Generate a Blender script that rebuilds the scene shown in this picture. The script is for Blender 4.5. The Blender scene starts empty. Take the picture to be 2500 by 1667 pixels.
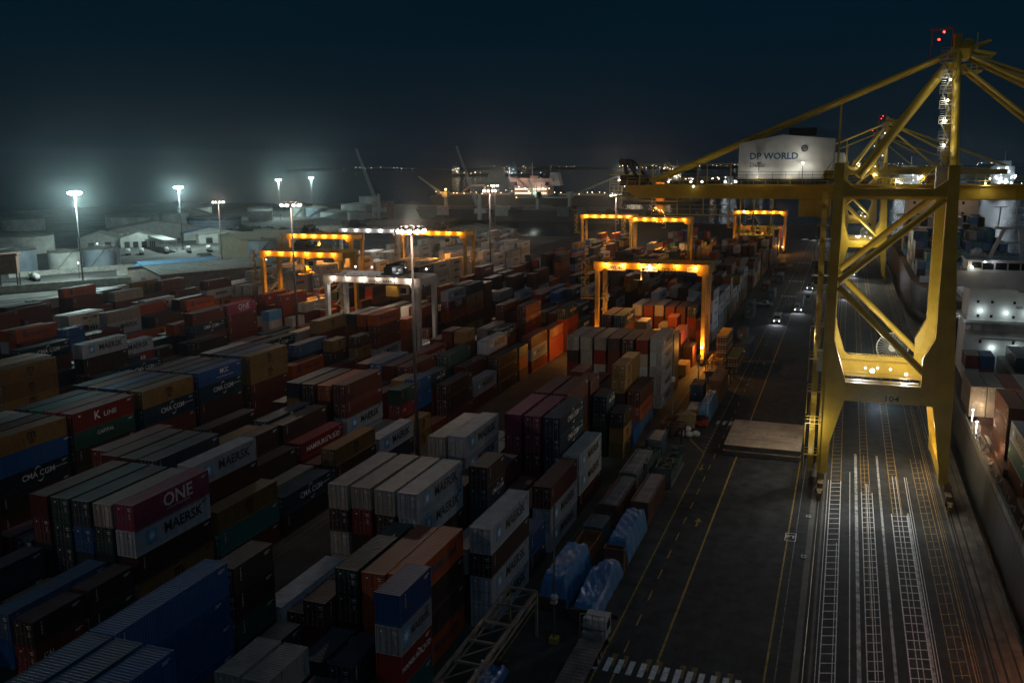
import bpy, math, random
from mathutils import Vector, Matrix, Euler
from mathutils.bvhtree import BVHTree
R = math.radians
rnd = random.Random(7)
S = bpy.context.scene
COL = S.collection
# ------------------------------------------------------------------ camera, sky, exposure
CAMZ = 48.82
cd = bpy.data.cameras.new('camera'); cam = bpy.data.objects.new('camera', cd); COL.objects.link(cam)
cam.location = (0, 0, CAMZ)
cd.sensor_width = 36; cd.lens = 2236.16 / 2500 * 36; cd.clip_start = .5; cd.clip_end = 30000
yaw, pitch, roll = R(20.0168), R(10.9617), R(-.45866)
cam.rotation_mode = 'XYZ'
cam.matrix_world = Matrix.Translation((0, 0, CAMZ)) @ Matrix.Rotation(yaw, 4, 'Z') @ Matrix.Rotation(R(90) - pitch, 4, 'X') @ Matrix.Rotation(roll, 4, 'Z')
S.camera = cam
S.render.engine = 'CYCLES'
S.view_settings.view_transform = 'Standard'; S.view_settings.look = 'None'
S.view_settings.exposure = 0; S.view_settings.gamma = 1
S.cycles.use_denoising = True
S.cycles.max_bounces = 5; S.cycles.diffuse_bounces = 3; S.cycles.glossy_bounces = 2; S.cycles.volume_bounces = 0
S.cycles.transmission_bounces = 2; S.cycles.transparent_max_bounces = 6
S.cycles.sample_clamp_indirect = 3; S.cycles.use_light_tree = True
W = bpy.data.worlds.new("World"); S.world = W; W.use_nodes = True
nt = W.node_tree; nt.nodes.clear()
wo = nt.nodes.new('ShaderNodeOutputWorld'); bg = nt.nodes.new('ShaderNodeBackground')
tc = nt.nodes.new('ShaderNodeTexCoord'); sx = nt.nodes.new('ShaderNodeSeparateXYZ'); rp = nt.nodes.new('ShaderNodeValToRGB')
ns = nt.nodes.new('ShaderNodeTexNoise'); ns.inputs['Scale'].default_value = 2.2; ns.inputs['Detail'].default_value = 5
mx = nt.nodes.new('ShaderNodeMix'); mx.data_type = 'RGBA'; mx.blend_type = 'MULTIPLY'; mx.inputs[0].default_value = .45
mp = nt.nodes.new('ShaderNodeMapping'); mp.inputs['Scale'].default_value = (1, 1, 5)
nt.links.new(tc.outputs['Generated'], sx.inputs[0]); nt.links.new(sx.outputs['Z'], rp.inputs[0])
nt.links.new(tc.outputs['Generated'], mp.inputs[0]); nt.links.new(mp.outputs[0], ns.inputs['Vector'])
cr = rp.color_ramp; cr.elements[0].position = 0; cr.elements[0].color = (.0045, .0095, .0150, 1)
cr.elements[1].position = 1; cr.elements[1].color = (.0006, .0070, .0150, 1)
e = cr.elements.new(.05); e.color = (.0035, .0085, .0140, 1)
e = cr.elements.new(.13); e.color = (.0012, .0078, .0145, 1)
e = cr.elements.new(.24); e.color = (.0008, .0074, .0145, 1)
nt.links.new(rp.outputs[0], mx.inputs[6]); nt.links.new(ns.outputs['Fac'], mx.inputs[7])
nt.links.new(mx.outputs[2], bg.inputs['Color']); bg.inputs['Strength'].default_value = 1.35
nt.links.new(bg.outputs[0], wo.inputs['Surface'])
sd = bpy.data.lights.new('ambient_fill', 'SUN'); sd.energy = .12; sd.angle = R(30); sd.color = (.50, .76, 1)  # broad bluish fill, added to lift the unlit container sides; no moon in view
so = bpy.data.objects.new('ambient_fill', sd); COL.objects.link(so); so.rotation_euler = (R(40), 0, R(38)); so.location = (0, 0, 200)

# ------------------------------------------------------------------ helpers
def srgb(h):
    c = [int(h[i:i + 2], 16) / 255 for i in (0, 2, 4)]
    return tuple(v / 12.92 if v <= .04045 else ((v + .055) / 1.055) ** 2.4 for v in c)
MATS = {}
def mat(name, col, rough=.6, metal=0., var=.35, scale=.6, bump=0., emit=None, es=0., streak=False, spec=.5, alpha=None):
    if name in MATS: return MATS[name]
    m = bpy.data.materials.new(name); m.use_nodes = True; MATS[name] = m
    t = m.node_tree; p = t.nodes['Principled BSDF']
    if isinstance(col, str): col = srgb(col)
    p.inputs['Roughness'].default_value = rough; p.inputs['Metallic'].default_value = metal
    p.inputs['Specular IOR Level'].default_value = spec
    p.inputs['Base Color'].default_value = (*col, 1)
    if emit:
        p.inputs['Emission Color'].default_value = (*emit, 1); p.inputs['Emission Strength'].default_value = min(es, 9); m.cycles.emission_sampling = 'NONE'
        return m
    if var:
        g = t.nodes.new('ShaderNodeTexCoord'); n = t.nodes.new('ShaderNodeTexNoise'); mpn = t.nodes.new('ShaderNodeMapping')
        n.inputs['Scale'].default_value = scale; n.inputs['Detail'].default_value = 8; n.inputs['Roughness'].default_value = .65
        if streak: mpn.inputs['Scale'].default_value = (1.6, 1.6, .25)
        oi = t.nodes.new('ShaderNodeObjectInfo'); ad = t.nodes.new('ShaderNodeVectorMath'); ad.operation = 'ADD'
        cb = t.nodes.new('ShaderNodeCombineXYZ'); mm = t.nodes.new('ShaderNodeMath'); mm.operation = 'MULTIPLY'; mm.inputs[1].default_value = 90
        t.links.new(oi.outputs['Random'], mm.inputs[0])
        for i in range(3): t.links.new(mm.outputs[0], cb.inputs[i])
        t.links.new(g.outputs['Object'], ad.inputs[0]); t.links.new(cb.outputs[0], ad.inputs[1])
        t.links.new(ad.outputs[0], mpn.inputs[0]); t.links.new(mpn.outputs[0], n.inputs['Vector'])
        r = t.nodes.new('ShaderNodeValToRGB'); t.links.new(n.outputs['Fac'], r.inputs[0])
        r.color_ramp.elements[0].position = .3; r.color_ramp.elements[1].position = .68
        a = tuple(c * (1 - var) for c in col); b = tuple(min(1, c * (1 + var * .6) + .012 * var) for c in col)
        r.color_ramp.elements[0].color = (*a, 1); r.color_ramp.elements[1].color = (*b, 1)
        src = r.outputs[0]
        if streak:   # rust runs and dirt, fixed to the paint
            n2 = t.nodes.new('ShaderNodeTexNoise'); n2.inputs['Scale'].default_value = 2.4; n2.inputs['Detail'].default_value = 9
            t.links.new(mpn.outputs[0], n2.inputs['Vector'])
            r2 = t.nodes.new('ShaderNodeValToRGB'); r2.color_ramp.elements[0].position = .60; r2.color_ramp.elements[1].position = .72
            r2.color_ramp.elements[0].color = (0, 0, 0, 1); r2.color_ramp.elements[1].color = (.75, .75, .75, 1)
            t.links.new(n2.outputs['Fac'], r2.inputs[0])
            x = t.nodes.new('ShaderNodeMix'); x.data_type = 'RGBA'; t.links.new(r2.outputs[0], x.inputs[0])
            t.links.new(src, x.inputs[6]); x.inputs[7].default_value = (.085, .045, .028, 1); src = x.outputs[2]
            hs = t.nodes.new('ShaderNodeHueSaturation'); t.links.new(src, hs.inputs['Color'])
            mr = t.nodes.new('ShaderNodeMapRange'); mr.inputs[3].default_value = .68; mr.inputs[4].default_value = 1.25
            t.links.new(oi.outputs['Random'], mr.inputs[0]); t.links.new(mr.outputs[0], hs.inputs['Value']); src = hs.outputs[0]
            ge = t.nodes.new('ShaderNodeNewGeometry'); sz = t.nodes.new('ShaderNodeSeparateXYZ'); t.links.new(ge.outputs['Normal'], sz.inputs[0])
            n3 = t.nodes.new('ShaderNodeTexNoise'); n3.inputs['Scale'].default_value = .7; n3.inputs['Detail'].default_value = 8; t.links.new(ad.outputs[0], n3.inputs['Vector'])
            r3 = t.nodes.new('ShaderNodeMapRange'); r3.inputs[1].default_value = .3; r3.inputs[2].default_value = .7; r3.inputs[3].default_value = .3; r3.inputs[4].default_value = .85; t.links.new(n3.outputs['Fac'], r3.inputs[0])
            m3 = t.nodes.new('ShaderNodeMath'); m3.operation = 'MULTIPLY'; m3.use_clamp = True; t.links.new(sz.outputs['Z'], m3.inputs[0]); t.links.new(r3.outputs[0], m3.inputs[1])
            x3 = t.nodes.new('ShaderNodeMix'); x3.data_type = 'RGBA'; t.links.new(m3.outputs[0], x3.inputs[0]); t.links.new(src, x3.inputs[6]); x3.inputs[7].default_value = (*tuple(.075 + .28 * c for c in col), 1); src = x3.outputs[2]   # roof dust
        t.links.new(src, p.inputs['Base Color'])
        if bump:
            bp = t.nodes.new('ShaderNodeBump'); bp.inputs['Strength'].default_value = bump
            t.links.new(n.outputs['Fac'], bp.inputs['Height']); t.links.new(bp.outputs[0], p.inputs['Normal'])
    return m
def emis(name, col, s): return mat(name, (.8, .8, .8), emit=col, es=s)

class MB:
    def __init__(s): s.v = []; s.f = []; s.m = []; s.M = None
    def add(s, vs, fs, mi=0):
        o = len(s.v)
        s.v += [tuple(s.M @ Vector(p)) for p in vs] if s.M else [tuple(p) for p in vs]
        s.f += [tuple(i + o for i in f) for f in fs]; s.m += [mi] * len(fs)
        return s
    def box(s, x0, x1, y0, y1, z0, z1, mi=0):
        return s.add([(x0, y0, z0), (x1, y0, z0), (x1, y1, z0), (x0, y1, z0), (x0, y0, z1), (x1, y0, z1), (x1, y1, z1), (x0, y1, z1)],
                     [(0, 3, 2, 1), (4, 5, 6, 7), (0, 1, 5, 4), (1, 2, 6, 5), (2, 3, 7, 6), (3, 0, 4, 7)], mi)
    def quad(s, a, b, c, d, mi=0): return s.add([a, b, c, d], [(0, 1, 2, 3)], mi)
    def bar(s, a, b, w, h=None, mi=0, up=(0, 0, 1), w2=None, h2=None):
        a, b = Vector(a), Vector(b); h = h or w; w2 = w2 or w; h2 = h2 or h
        d = (b - a).normalized(); u = Vector(up)
        if abs(d.dot(u)) > .98: u = Vector((0, 1, 0))
        x = d.cross(u).normalized(); y = x.cross(d)
        vs = []
        for p, ww, hh in ((a, w, h), (b, w2, h2)):
            for sx_, sy_ in ((-1, -1), (1, -1), (1, 1), (-1, 1)): vs.append(p + x * sx_ * ww / 2 + y * sy_ * hh / 2)
        return s.add(vs, [(3, 2, 1, 0), (4, 5, 6, 7), (0, 1, 5, 4), (1, 2, 6, 5), (2, 3, 7, 6), (3, 0, 4, 7)], mi)
    def tube(s, a, b, r, r2=None, n=12, mi=0, caps=True):
        a, b = Vector(a), Vector(b); r2 = r if r2 is None else r2; d = (b - a).normalized()
        u = Vector((0, 0, 1)) if abs(d.z) < .95 else Vector((0, 1, 0))
        x = d.cross(u).normalized(); y = x.cross(d); vs = []
        for p, rr in ((a, r), (b, r2)):
            for i in range(n):
                t = 2 * math.pi * i / n; vs.append(p + x * math.cos(t) * rr + y * math.sin(t) * rr)
        fs = [(i, (i + 1) % n, n + (i + 1) % n, n + i) for i in range(n)]
        if caps: fs += [tuple(range(n))[::-1], tuple(range(n, 2 * n))]
        return s.add(vs, fs, mi)
    def prism(s, pts, y0, y1, axis='y', mi=0):
        n = len(pts)
        def P(p, q): return (p[0], q, p[1]) if axis == 'y' else ((q, p[0], p[1]) if axis == 'x' else (p[0], p[1], q))
        vs = [P(p, y0) for p in pts] + [P(p, y1) for p in pts]
        return s.add(vs, [tuple(range(n)), tuple(range(2 * n - 1, n - 1, -1))] + [(i, n + i, n + (i + 1) % n, (i + 1) % n) for i in range(n)], mi)
    def ball(s, c, r, mi=0, n=8, m=5, sz=1):
        vs = [(c[0], c[1], c[2] + r * sz)]
        for j in range(1, m):
            p = math.pi * j / m
            for i in range(n):
                t = 2 * math.pi * i / n; vs.append((c[0] + r * math.sin(p) * math.cos(t), c[1] + r * math.sin(p) * math.sin(t), c[2] + r * math.cos(p) * sz))
        vs.append((c[0], c[1], c[2] - r * sz)); fs = [(0, 1 + i, 1 + (i + 1) % n) for i in range(n)]
        for j in range(m - 2):
            for i in range(n): fs.append((1 + j * n + i, 1 + (j + 1) * n + i, 1 + (j + 1) * n + (i + 1) % n, 1 + j * n + (i + 1) % n))
        k = len(vs) - 1; o = 1 + (m - 2) * n
        fs += [(o + i, k, o + (i + 1) % n) for i in range(n)]
        return s.add(vs, fs, mi)
    def rail(s, pts, h=1.1, step=1.5, t=.05, mi=0):
        for a, b in zip(pts, pts[1:]):
            a, b = Vector(a), Vector(b); L = (b - a).length; n = max(1, round(L / step))
            for i in range(n + 1):
                p = a.lerp(b, i / n); s.bar(p, p + Vector((0, 0, h)), t, t, mi)
            for hh in (h, h * .55): s.bar(a + Vector((0, 0, hh)), b + Vector((0, 0, hh)), t, t, mi)
        return s
    def text(s, txt, size, M, mi=0):
        vs, fs = text_geo(txt); o = len(s.v)
        for p in vs: s.v.append(tuple(M @ (Vector(p) * size)))
        s.f += [tuple(i + o for i in f) for f in fs]; s.m += [mi] * len(fs)
        return s
    def build(s, name, mats, parent=None, smooth=False, loc=None):
        me = bpy.data.meshes.new(name); me.from_pydata(s.v, [], s.f)
        for m in (mats if isinstance(mats, (list, tuple)) else [mats]): me.materials.append(m)
        if len(me.materials) > 1: me.polygons.foreach_set('material_index', s.m)
        if smooth: me.polygons.foreach_set('use_smooth', [True] * len(s.f))
        me.update(); o = bpy.data.objects.new(name, me); COL.objects.link(o)
        if parent: o.parent = parent
        if loc: o.location = loc
        return o
_T = {}
def text_geo(txt):
    if txt in _T: return _T[txt]
    c = bpy.data.curves.new('t', 'FONT'); c.body = txt; c.align_x = 'CENTER'; c.align_y = 'CENTER'; c.offset = .018; c.resolution_u = 2
    o = bpy.data.objects.new('t', c); COL.objects.link(o); dg = bpy.context.evaluated_depsgraph_get()
    me = bpy.data.meshes.new_from_object(o.evaluated_get(dg))
    r = ([tuple(v.co) for v in me.vertices], [tuple(p.vertices) for p in me.polygons])
    bpy.data.objects.remove(o); bpy.data.curves.remove(c); bpy.data.meshes.remove(me); _T[txt] = r; return r
def facing(loc, d, sx_=1, sy_=1):   # text plane: d = '+x','-x','-y'
    rot = {'+x': Matrix(((0, 0, 1), (1, 0, 0), (0, 1, 0))), '-x': Matrix(((0, 0, -1), (-1, 0, 0), (0, 1, 0))), '-y': Matrix(((1, 0, 0), (0, 0, -1), (0, 1, 0))), 'z': Matrix(((1, 0, 0), (0, 1, 0), (0, 0, 1)))}[d]
    return Matrix.Translation(loc) @ rot.to_4x4() @ Matrix.Diagonal((sx_, sy_, 1, 1))
def tag(o, label=None, cat=None, group=None, kind=None):
    if label: o['label'] = label
    if cat: o['category'] = cat
    if group: o['group'] = group
    if kind: o['kind'] = kind
    return o
def empty(name, loc=(0, 0, 0), rz=0, label=None, cat=None, group=None):
    o = bpy.data.objects.new(name, None); COL.objects.link(o); o.location = loc; o.rotation_euler = (0, 0, rz); o.empty_display_size = .5
    return tag(o, label, cat, group)
def copy_tree(o, parent=None):
    c = o.copy(); COL.objects.link(c)
    if parent: c.parent = parent; c.matrix_parent_inverse = o.matrix_parent_inverse.copy()
    for ch in list(o.children): copy_tree(ch, c)
    return c
def lamp(loc, power, col, radius=.25, spot=None, aim=None, blend=.6):
    d = bpy.data.lights.new('lamp_light', 'SPOT' if spot else 'POINT'); d.energy = power; d.color = col; d.shadow_soft_size = radius
    o = bpy.data.objects.new('lamp_light', d); COL.objects.link(o); o.location = loc
    if spot:
        d.spot_size = R(spot); d.spot_blend = blend
        o.rotation_euler = (Vector(aim) - Vector(loc)).to_track_quat('-Z', 'Y').to_euler()
    return o
SOD = (1, .40, .055); WARM = (1, .74, .54); COOL = (.72, .95, .92); WHITE = (.95, .97, 1)
# ------------------------------------------------------------------ the setting
asph = mat('asphalt', (.030, .032, .036), .78, var=.45, scale=.09, bump=.05)
def ground_mat(name, col, rough, var, sc, patch=.5):
    m = mat(name, col, rough, var=var, scale=sc); t = m.node_tree; p = t.nodes['Principled BSDF']
    src = p.inputs['Base Color'].links[0].from_socket
    g = t.nodes.new('ShaderNodeTexCoord'); mpn = t.nodes.new('ShaderNodeMapping'); mpn.inputs['Scale'].default_value = (1, .12, 1)
    n = t.nodes.new('ShaderNodeTexNoise'); n.inputs['Scale'].default_value = .55; n.inputs['Detail'].default_value = 9; n.inputs['Roughness'].default_value = .7
    t.links.new(g.outputs['Object'], mpn.inputs[0]); t.links.new(mpn.outputs[0], n.inputs['Vector'])
    x = t.nodes.new('ShaderNodeMix'); x.data_type = 'RGBA'; x.blend_type = 'MULTIPLY'; x.inputs[0].default_value = patch
    r = t.nodes.new('ShaderNodeValToRGB'); r.color_ramp.elements[0].position = .38; r.color_ramp.elements[1].position = .62
    r.color_ramp.elements[0].color = (.35, .35, .35, 1); r.color_ramp.elements[1].color = (1.25, 1.2, 1.15, 1)
    t.links.new(n.outputs['Fac'], r.inputs[0]); t.links.new(src, x.inputs[6]); t.links.new(r.outputs[0], x.inputs[7])
    t.links.new(x.outputs[2], p.inputs['Base Color'])
    rr = t.nodes.new('ShaderNodeMapRange'); rr.inputs[3].default_value = rough - .22; rr.inputs[4].default_value = min(1, rough + .12)
    t.links.new(n.outputs['Fac'], rr.inputs[0]); t.links.new(rr.outputs[0], p.inputs['Roughness']); p.inputs['Specular IOR Level'].default_value = .25
    return m
apron_m = ground_mat('apron_asphalt', (.040, .044, .050), .92, .5, .5)
yard_m = ground_mat('yard_paving', (.060, .054, .048), .75, .45, .2)
conc_m = ground_mat('quay_concrete', (.135, .118, .10), .8, .55, .35, .7)
land_m = ground_mat('port_land_paving', (.13, .135, .125), .9, .5, .06, .6)
def sheet(name, x0, x1, y0, y1, z, m, kind='structure'):
    return tag(MB().quad((x0, y0, z), (x1, y0, z), (x1, y1, z), (x0, y1, z)).build(name, m), kind=kind)
# land with a real edge wall towards the water
g = MB()
def slab(x0, x1, y0, y1): g.box(x0, x1, y0, y1, -6, 0)
slab(-175, 19, -80, 700); tag(g.build('yard_ground', yard_m), kind='structure')
g = MB(); slab(-900, -175.0, -80, 600); slab(-900, -330, 600, 1050); tag(g.build('port_land_ground', land_m), kind='structure')
sheet('apron_ground', -20.4, 15.4, -80, 699, .004, apron_m)
sheet('road_pavement', -31.0, -20.4, -80, 699, .004, ground_mat('road_asphalt', (.060, .058, .058), .85, .5, .4))
sheet('quay_edge_ground', 15.4, 18.2, -80, 699, .004, conc_m)
g = MB(); g.box(18.2, 19.05, -80, 699, -.5, .28); tag(g.build('quay_coping_kerb', conc_m), kind='structure')
wm = mat('sea_water', (.004, .008, .012), .10, var=0, spec=.9)
t = wm.node_tree; gco = t.nodes.new('ShaderNodeTexCoord'); mpw = t.nodes.new('ShaderNodeMapping'); mpw.inputs['Scale'].default_value = (1, .45, 1)
nw = t.nodes.new('ShaderNodeTexNoise'); nw.inputs['Scale'].default_value = .55; nw.inputs['Detail'].default_value = 7; nw.inputs['Roughness'].default_value = .6
bw = t.nodes.new('ShaderNodeBump'); bw.inputs['Strength'].default_value = .9; bw.inputs['Distance'].default_value = .35
t.links.new(gco.outputs['Object'], mpw.inputs[0]); t.links.new(mpw.outputs[0], nw.inputs['Vector']); t.links.new(nw.outputs['Fac'], bw.inputs['Height'])
t.links.new(bw.outputs[0], t.nodes['Principled BSDF'].inputs['Normal'])
sheet('sea_water', -9000, 9000, -500, 16000, -2.2, wm)
# painted lines
yel = mat('yellow_road_paint', (.40, .245, .04), .75, var=.75, scale=2.2)
whi = mat('white_road_paint', (.72, .74, .74), .8, var=.45, scale=2.0)
pal = mat('worn_white_paint', (.17, .18, .18), .8, var=.9, scale=1.3)
def lines(name, m, segs, z=.008):
    b = MB()
    for x0, x1, y0, y1 in segs: b.quad((x0, y0, z), (x1, y0, z), (x1, y1, z), (x0, y1, z))
    return tag(b.build(name, m), kind='structure')
ys = [(-15.34, -15.1, 20, 650), (-5.05, -4.85, 20, 650), (-20.75, -20.6, 20, 152), (-20.75, -20.6, 176, 600), (-30.35, -30.2, 20, 330)]
ys += [(-18.86, -18.70, y, y + 2.6) for y in range(60, 640, 6)]
lines('yellow_lane_line_marking', yel, ys)
b = MB()
for (ax, ay, bx, by) in ((-20.7, 152, -24.5, 160), (-20.7, 176, -23.8, 171)):
    b.quad((ax, ay, .008), (ax + .2, ay + .2, .008), (bx + .2, by + .2, .008), (bx, by, .008))
for y in range(153, 176, 2): b.quad((-20.9, y, .008), (-20.6, y, .008), (-20.6, y + 1, .008), (-20.9, y + 1, .008))
tag(b.build('yellow_junction_line_marking', yel), kind='structure')
lines('thin_grey_line_marking', pal, [(-4.05, -3.93, 20, 640)])
cw = []; cy = []
for (y0, n, gap) in ((172.2, 15, None), (81.4, 13, None), (350, 9, None), (470, 10, None), (396, 6, None)):
    for i in range(n):
        x = -21.2 + i * 1.14
        if x > -5.5: break
        cw.append((x, x + .56, y0 - 1.3, y0 + 1.3))
        if i % 3: cy.append((x + .3, x + .86, y0 - .2, y0 + 2.2))
lines('white_crosswalk_marking', whi, cw, .012); lines('old_yellow_crosswalk_marking', mat('faded_yellow_paint', (.22, .15, .05), .8, var=.8, scale=2), cy, .008)
for (x, y, d) in ((-17.1, 228.5, 1), (-20.0, 144.7, -1), (-17.0, 121, 1), (-17.3, 330, 1)):
    b = MB(); b.add([(x - .12, y - 1.5 * d, .012), (x + .12, y - 1.5 * d, .012), (x + .12, y + .4 * d, .012), (x - .12, y + .4 * d, .012)], [(0, 1, 2, 3)])
    b.add([(x - .5, y + .3 * d, .012), (x + .5, y + .3 * d, .012), (x, y + 1.7 * d, .012)], [(0, 1, 2)]); tag(b.build('arrow_marking', yel), kind='structure')
# under the quay cranes: laddered lane lines; yellow ladders further in, white and worn ones nearer
def ladder(x0, x1, y0, y1, step, m, name, w=.11, skew=.45, rails=(0, 1)):
    b = MB()
    if 0 in rails: b.quad((x0 - w / 2, y0, .008), (x0 + w / 2, y0, .008), (x0 + w / 2, y1, .008), (x0 - w / 2, y1, .008))
    if 1 in rails: b.quad((x1 - w / 2, y0, .008), (x1 + w / 2, y0, .008), (x1 + w / 2, y1, .008), (x1 - w / 2, y1, .008))
    y = y0
    while y < y1 - skew:
        b.quad((x0 + w / 2, y, .008), (x1 - w / 2, y + skew, .008), (x1 - w / 2, y + skew + .16, .008), (x0 + w / 2, y + .16, .008)); y += step
    return tag(b.build(name, m), kind='structure')
ladder(0, 1.45, 20, 145, 1.9, whi, 'white_ladder_marking'); ladder(0, 1.45, 145, 600, 2.2, yel, 'yellow_ladder_marking')
ladder(4.4, 5.9, 20, 141, 1.9, whi, 'white_ladder_marking'); ladder(4.4, 5.6, 141, 600, 2.2, yel, 'yellow_ladder_marking')
ladder(8.3, 10.3, 20, 133, 1.9, whi, 'white_ladder_marking', .13); ladder(8.5, 9.7, 133, 600, 2.2, yel, 'yellow_ladder_marking')
ladder(12.2, 13.7, 20, 160, 2.6, mat('thin_yellow_paint', (.30, .22, .07), .8, var=.8, scale=2), 'faded_ladder_marking', .1, .6); 
lines('white_lane_line_marking', whi, [(2.72, 2.82, 20, 150), (-.42, -.34, 20, 145), (5.05, 5.17, 20, 145), (5.35, 5.42, 20, 145), (9.0, 9.09, 20, 150), (9.5, 9.58, 20, 150), (10.75, 10.84, 20, 150), (11.05, 11.11, 20, 150), (1.12, 1.2, 20, 120)])
lines('worn_white_line_marking', mat('thick_worn_white', (.42, .44, .45), .8, var=.8, scale=1.1), [(3.45, 3.85, 20, 160), (6.85, 7.15, 20, 160), (10.35, 10.62, 20, 134)])
lines('yellow_lane_edge_marking', yel, [(4.9, 4.98, 100, 160), (12.95, 13.02, 90, 300), (14.15, 14.25, 20, 300), (14.45, 14.5, 20, 300), (14.7, 14.74, 20, 300)])
# rails in their channels
st = mat('worn_rail_steel', (.30, .29, .28), .35, .9, var=.3); dk = mat('dark_rail_channel', (.012, .012, .013), .9, var=.3)
for x, nm in ((-1.5, 'landside'), (15.95, 'waterside')):
    b = MB(); b.box(x - .28, x + .28, -60, 690, .0, .006, 1); b.box(x - .04, x + .04, -60, 690, .006, .05, 0); tag(b.build('crane_rail_' + nm, [st, dk]), kind='structure')
b = MB(); b.quad((-1.0, -60, .007), (-.72, -60, .007), (-.72, 650, .007), (-1.0, 650, .007)); b.quad((-2.55, -60, .007), (-1.85, -60, .007), (-1.85, 650, .007), (-2.55, 650, .007)); tag(b.build('cable_trench_pavement', mat('trench_concrete', (.10, .10, .095), .8)), kind='structure')
b = MB(); b.quad((16.9, -60, .007), (17.15, -60, .007), (17.15, 650, .007), (16.9, 650, .007)); tag(b.build('quay_dark_seam_pavement', dk), kind='structure')
for y in (127.5, 113.5):
    b = MB(); b.box(-3.0, -2.35, y, y + .9, 0, .12, 0); b.box(-2.85, -2.5, y + .25, y + .65, .12, .125, 1)
    tag(b.build('drain_cover', [mat('pale_concrete', (.42, .41, .38), .8), dk]), 'pale square drain cover beside the landside rail, ' + ('nearer the crane' if y > 120 else 'nearer the camera'), 'drain cover', 'drain covers by the crane rail')
b = MB()
for (a0, a1, c0, c1) in ((-5.3, -3.9, 118.6, 118.7), (-5.3, -3.9, 121.2, 121.3), (-5.3, -5.2, 118.7, 121.2), (-4.0, -3.9, 118.7, 121.2)): b.quad((a0, c0, .012), (a1, c0, .012), (a1, c1, .012), (a0, c1, .012))
b.text('PT', 1.3, Matrix.Translation((-4.6, 120, .013)) @ Matrix.Rotation(R(180), 4, 'Z') @ Matrix.Rotation(R(180), 4, 'Z'))
tag(b.build('painted_box_marking', whi), kind='structure')
# tramlines of the yard lanes and gantry runways
ls = []
for k in range(5):
    for x in (-31.3 - 35.05 * k, -57.8 - 35.05 * k):
        ls += [(x - .55, x - .45, 30, 560 - 40 * k), (x + .45, x + .55, 30, 560 - 40 * k)]
lines('gantry_runway_marking', mat('dim_runway_paint', (.16, .13, .08), .8, var=.7, scale=1.5), ls)
# ------------------------------------------------------------------ containers
PAINT = dict(A=('a3a8ae', 'pale grey'), C=('0f3040', 'dark navy'), H=('a84a16', 'orange'), M=('8a6838', 'tan'), O=('7a2c48', 'magenta'),
    S=('7c221c', 'red'), K=('8a2420', 'red'), P=('1f5248', 'green'), G=('1f4c86', 'blue'), B=('17528a', 'blue'), b=('5a2a22', 'maroon'),
    d=('3c2a24', 'dark brown'), r=('7d3420', 'rust'), R=('7e2f2a', 'red'), g=('1e4038', 'dark green'), t=('2c6d66', 'teal'), w=('9f978c', 'off white'),
    n=('26313c', 'slate'), N=('3f5f80', 'steel blue'), o=('9c4a1f', 'orange'), c=('c0b6a8', 'white'), L=('4f87ad', 'light blue'), y=('b08436', 'ochre'), l=('9fb48f', 'pale green'))
LOGO = dict(A='dark-lettered star-marked', C='white-lettered arc-marked', H='dark-lettered', M='black-monogrammed', O='bold white-lettered', S='bird-marked white-lettered', K='serif white-lettered', P='small white-lettered', G='block white-lettered', c='arc-marked dark-lettered')
def pm(k):
    return mat('container_paint_' + PAINT[k][1].replace(' ', '_') + '_' + {'A': 'one', 'S': 'two', 'K': 'three', 'B': 'two', 'o': 'two', 'M': 'one'}.get(k, 'x'), PAINT[k][0], .52, var=.22, scale=.8, streak=True)
stl = mat('lock_rod_steel', (.33, .33, .33), .45, .5, var=.3); stk = mat('white_sticker', (.75, .73, .70), .6, var=.2); blk = mat('black_lettering', (.012, .014, .018), .6, var=.3)
wht = mat('white_lettering', (.72, .72, .70), .6, var=.25); blu = mat('star_blue', (.10, .32, .55), .55, var=.25); navy = mat('navy_lettering', (.02, .05, .12), .6, var=.3); pinkw = mat('pale_lettering', (.60, .52, .56), .6, var=.25)
MET = {}
def corr(b, p0, du, dv, n, amp, L, H, mi=0):
    # corrugated panel: p0 origin, du unit along, dv unit up, normal = du x dv
    du, dv, p0 = Vector(du), Vector(dv), Vector(p0); nn = du.cross(dv); vs = []; fs = []
    prof = []; w = L / n
    for i in range(n):
        prof += [(i * w, 0), (i * w + w * .28, 0), (i * w + w * .5, -amp), (i * w + w * .78, -amp)]
    prof.append((L, 0))
    for s_, o in prof:
        q = p0 + du * s_ + nn * o; vs += [q, q + dv * H]
    for i in range(len(prof) - 1): fs.append((2 * i, 2 * i + 2, 2 * i + 3, 2 * i + 1))
    b.add(vs, fs, mi)
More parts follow.
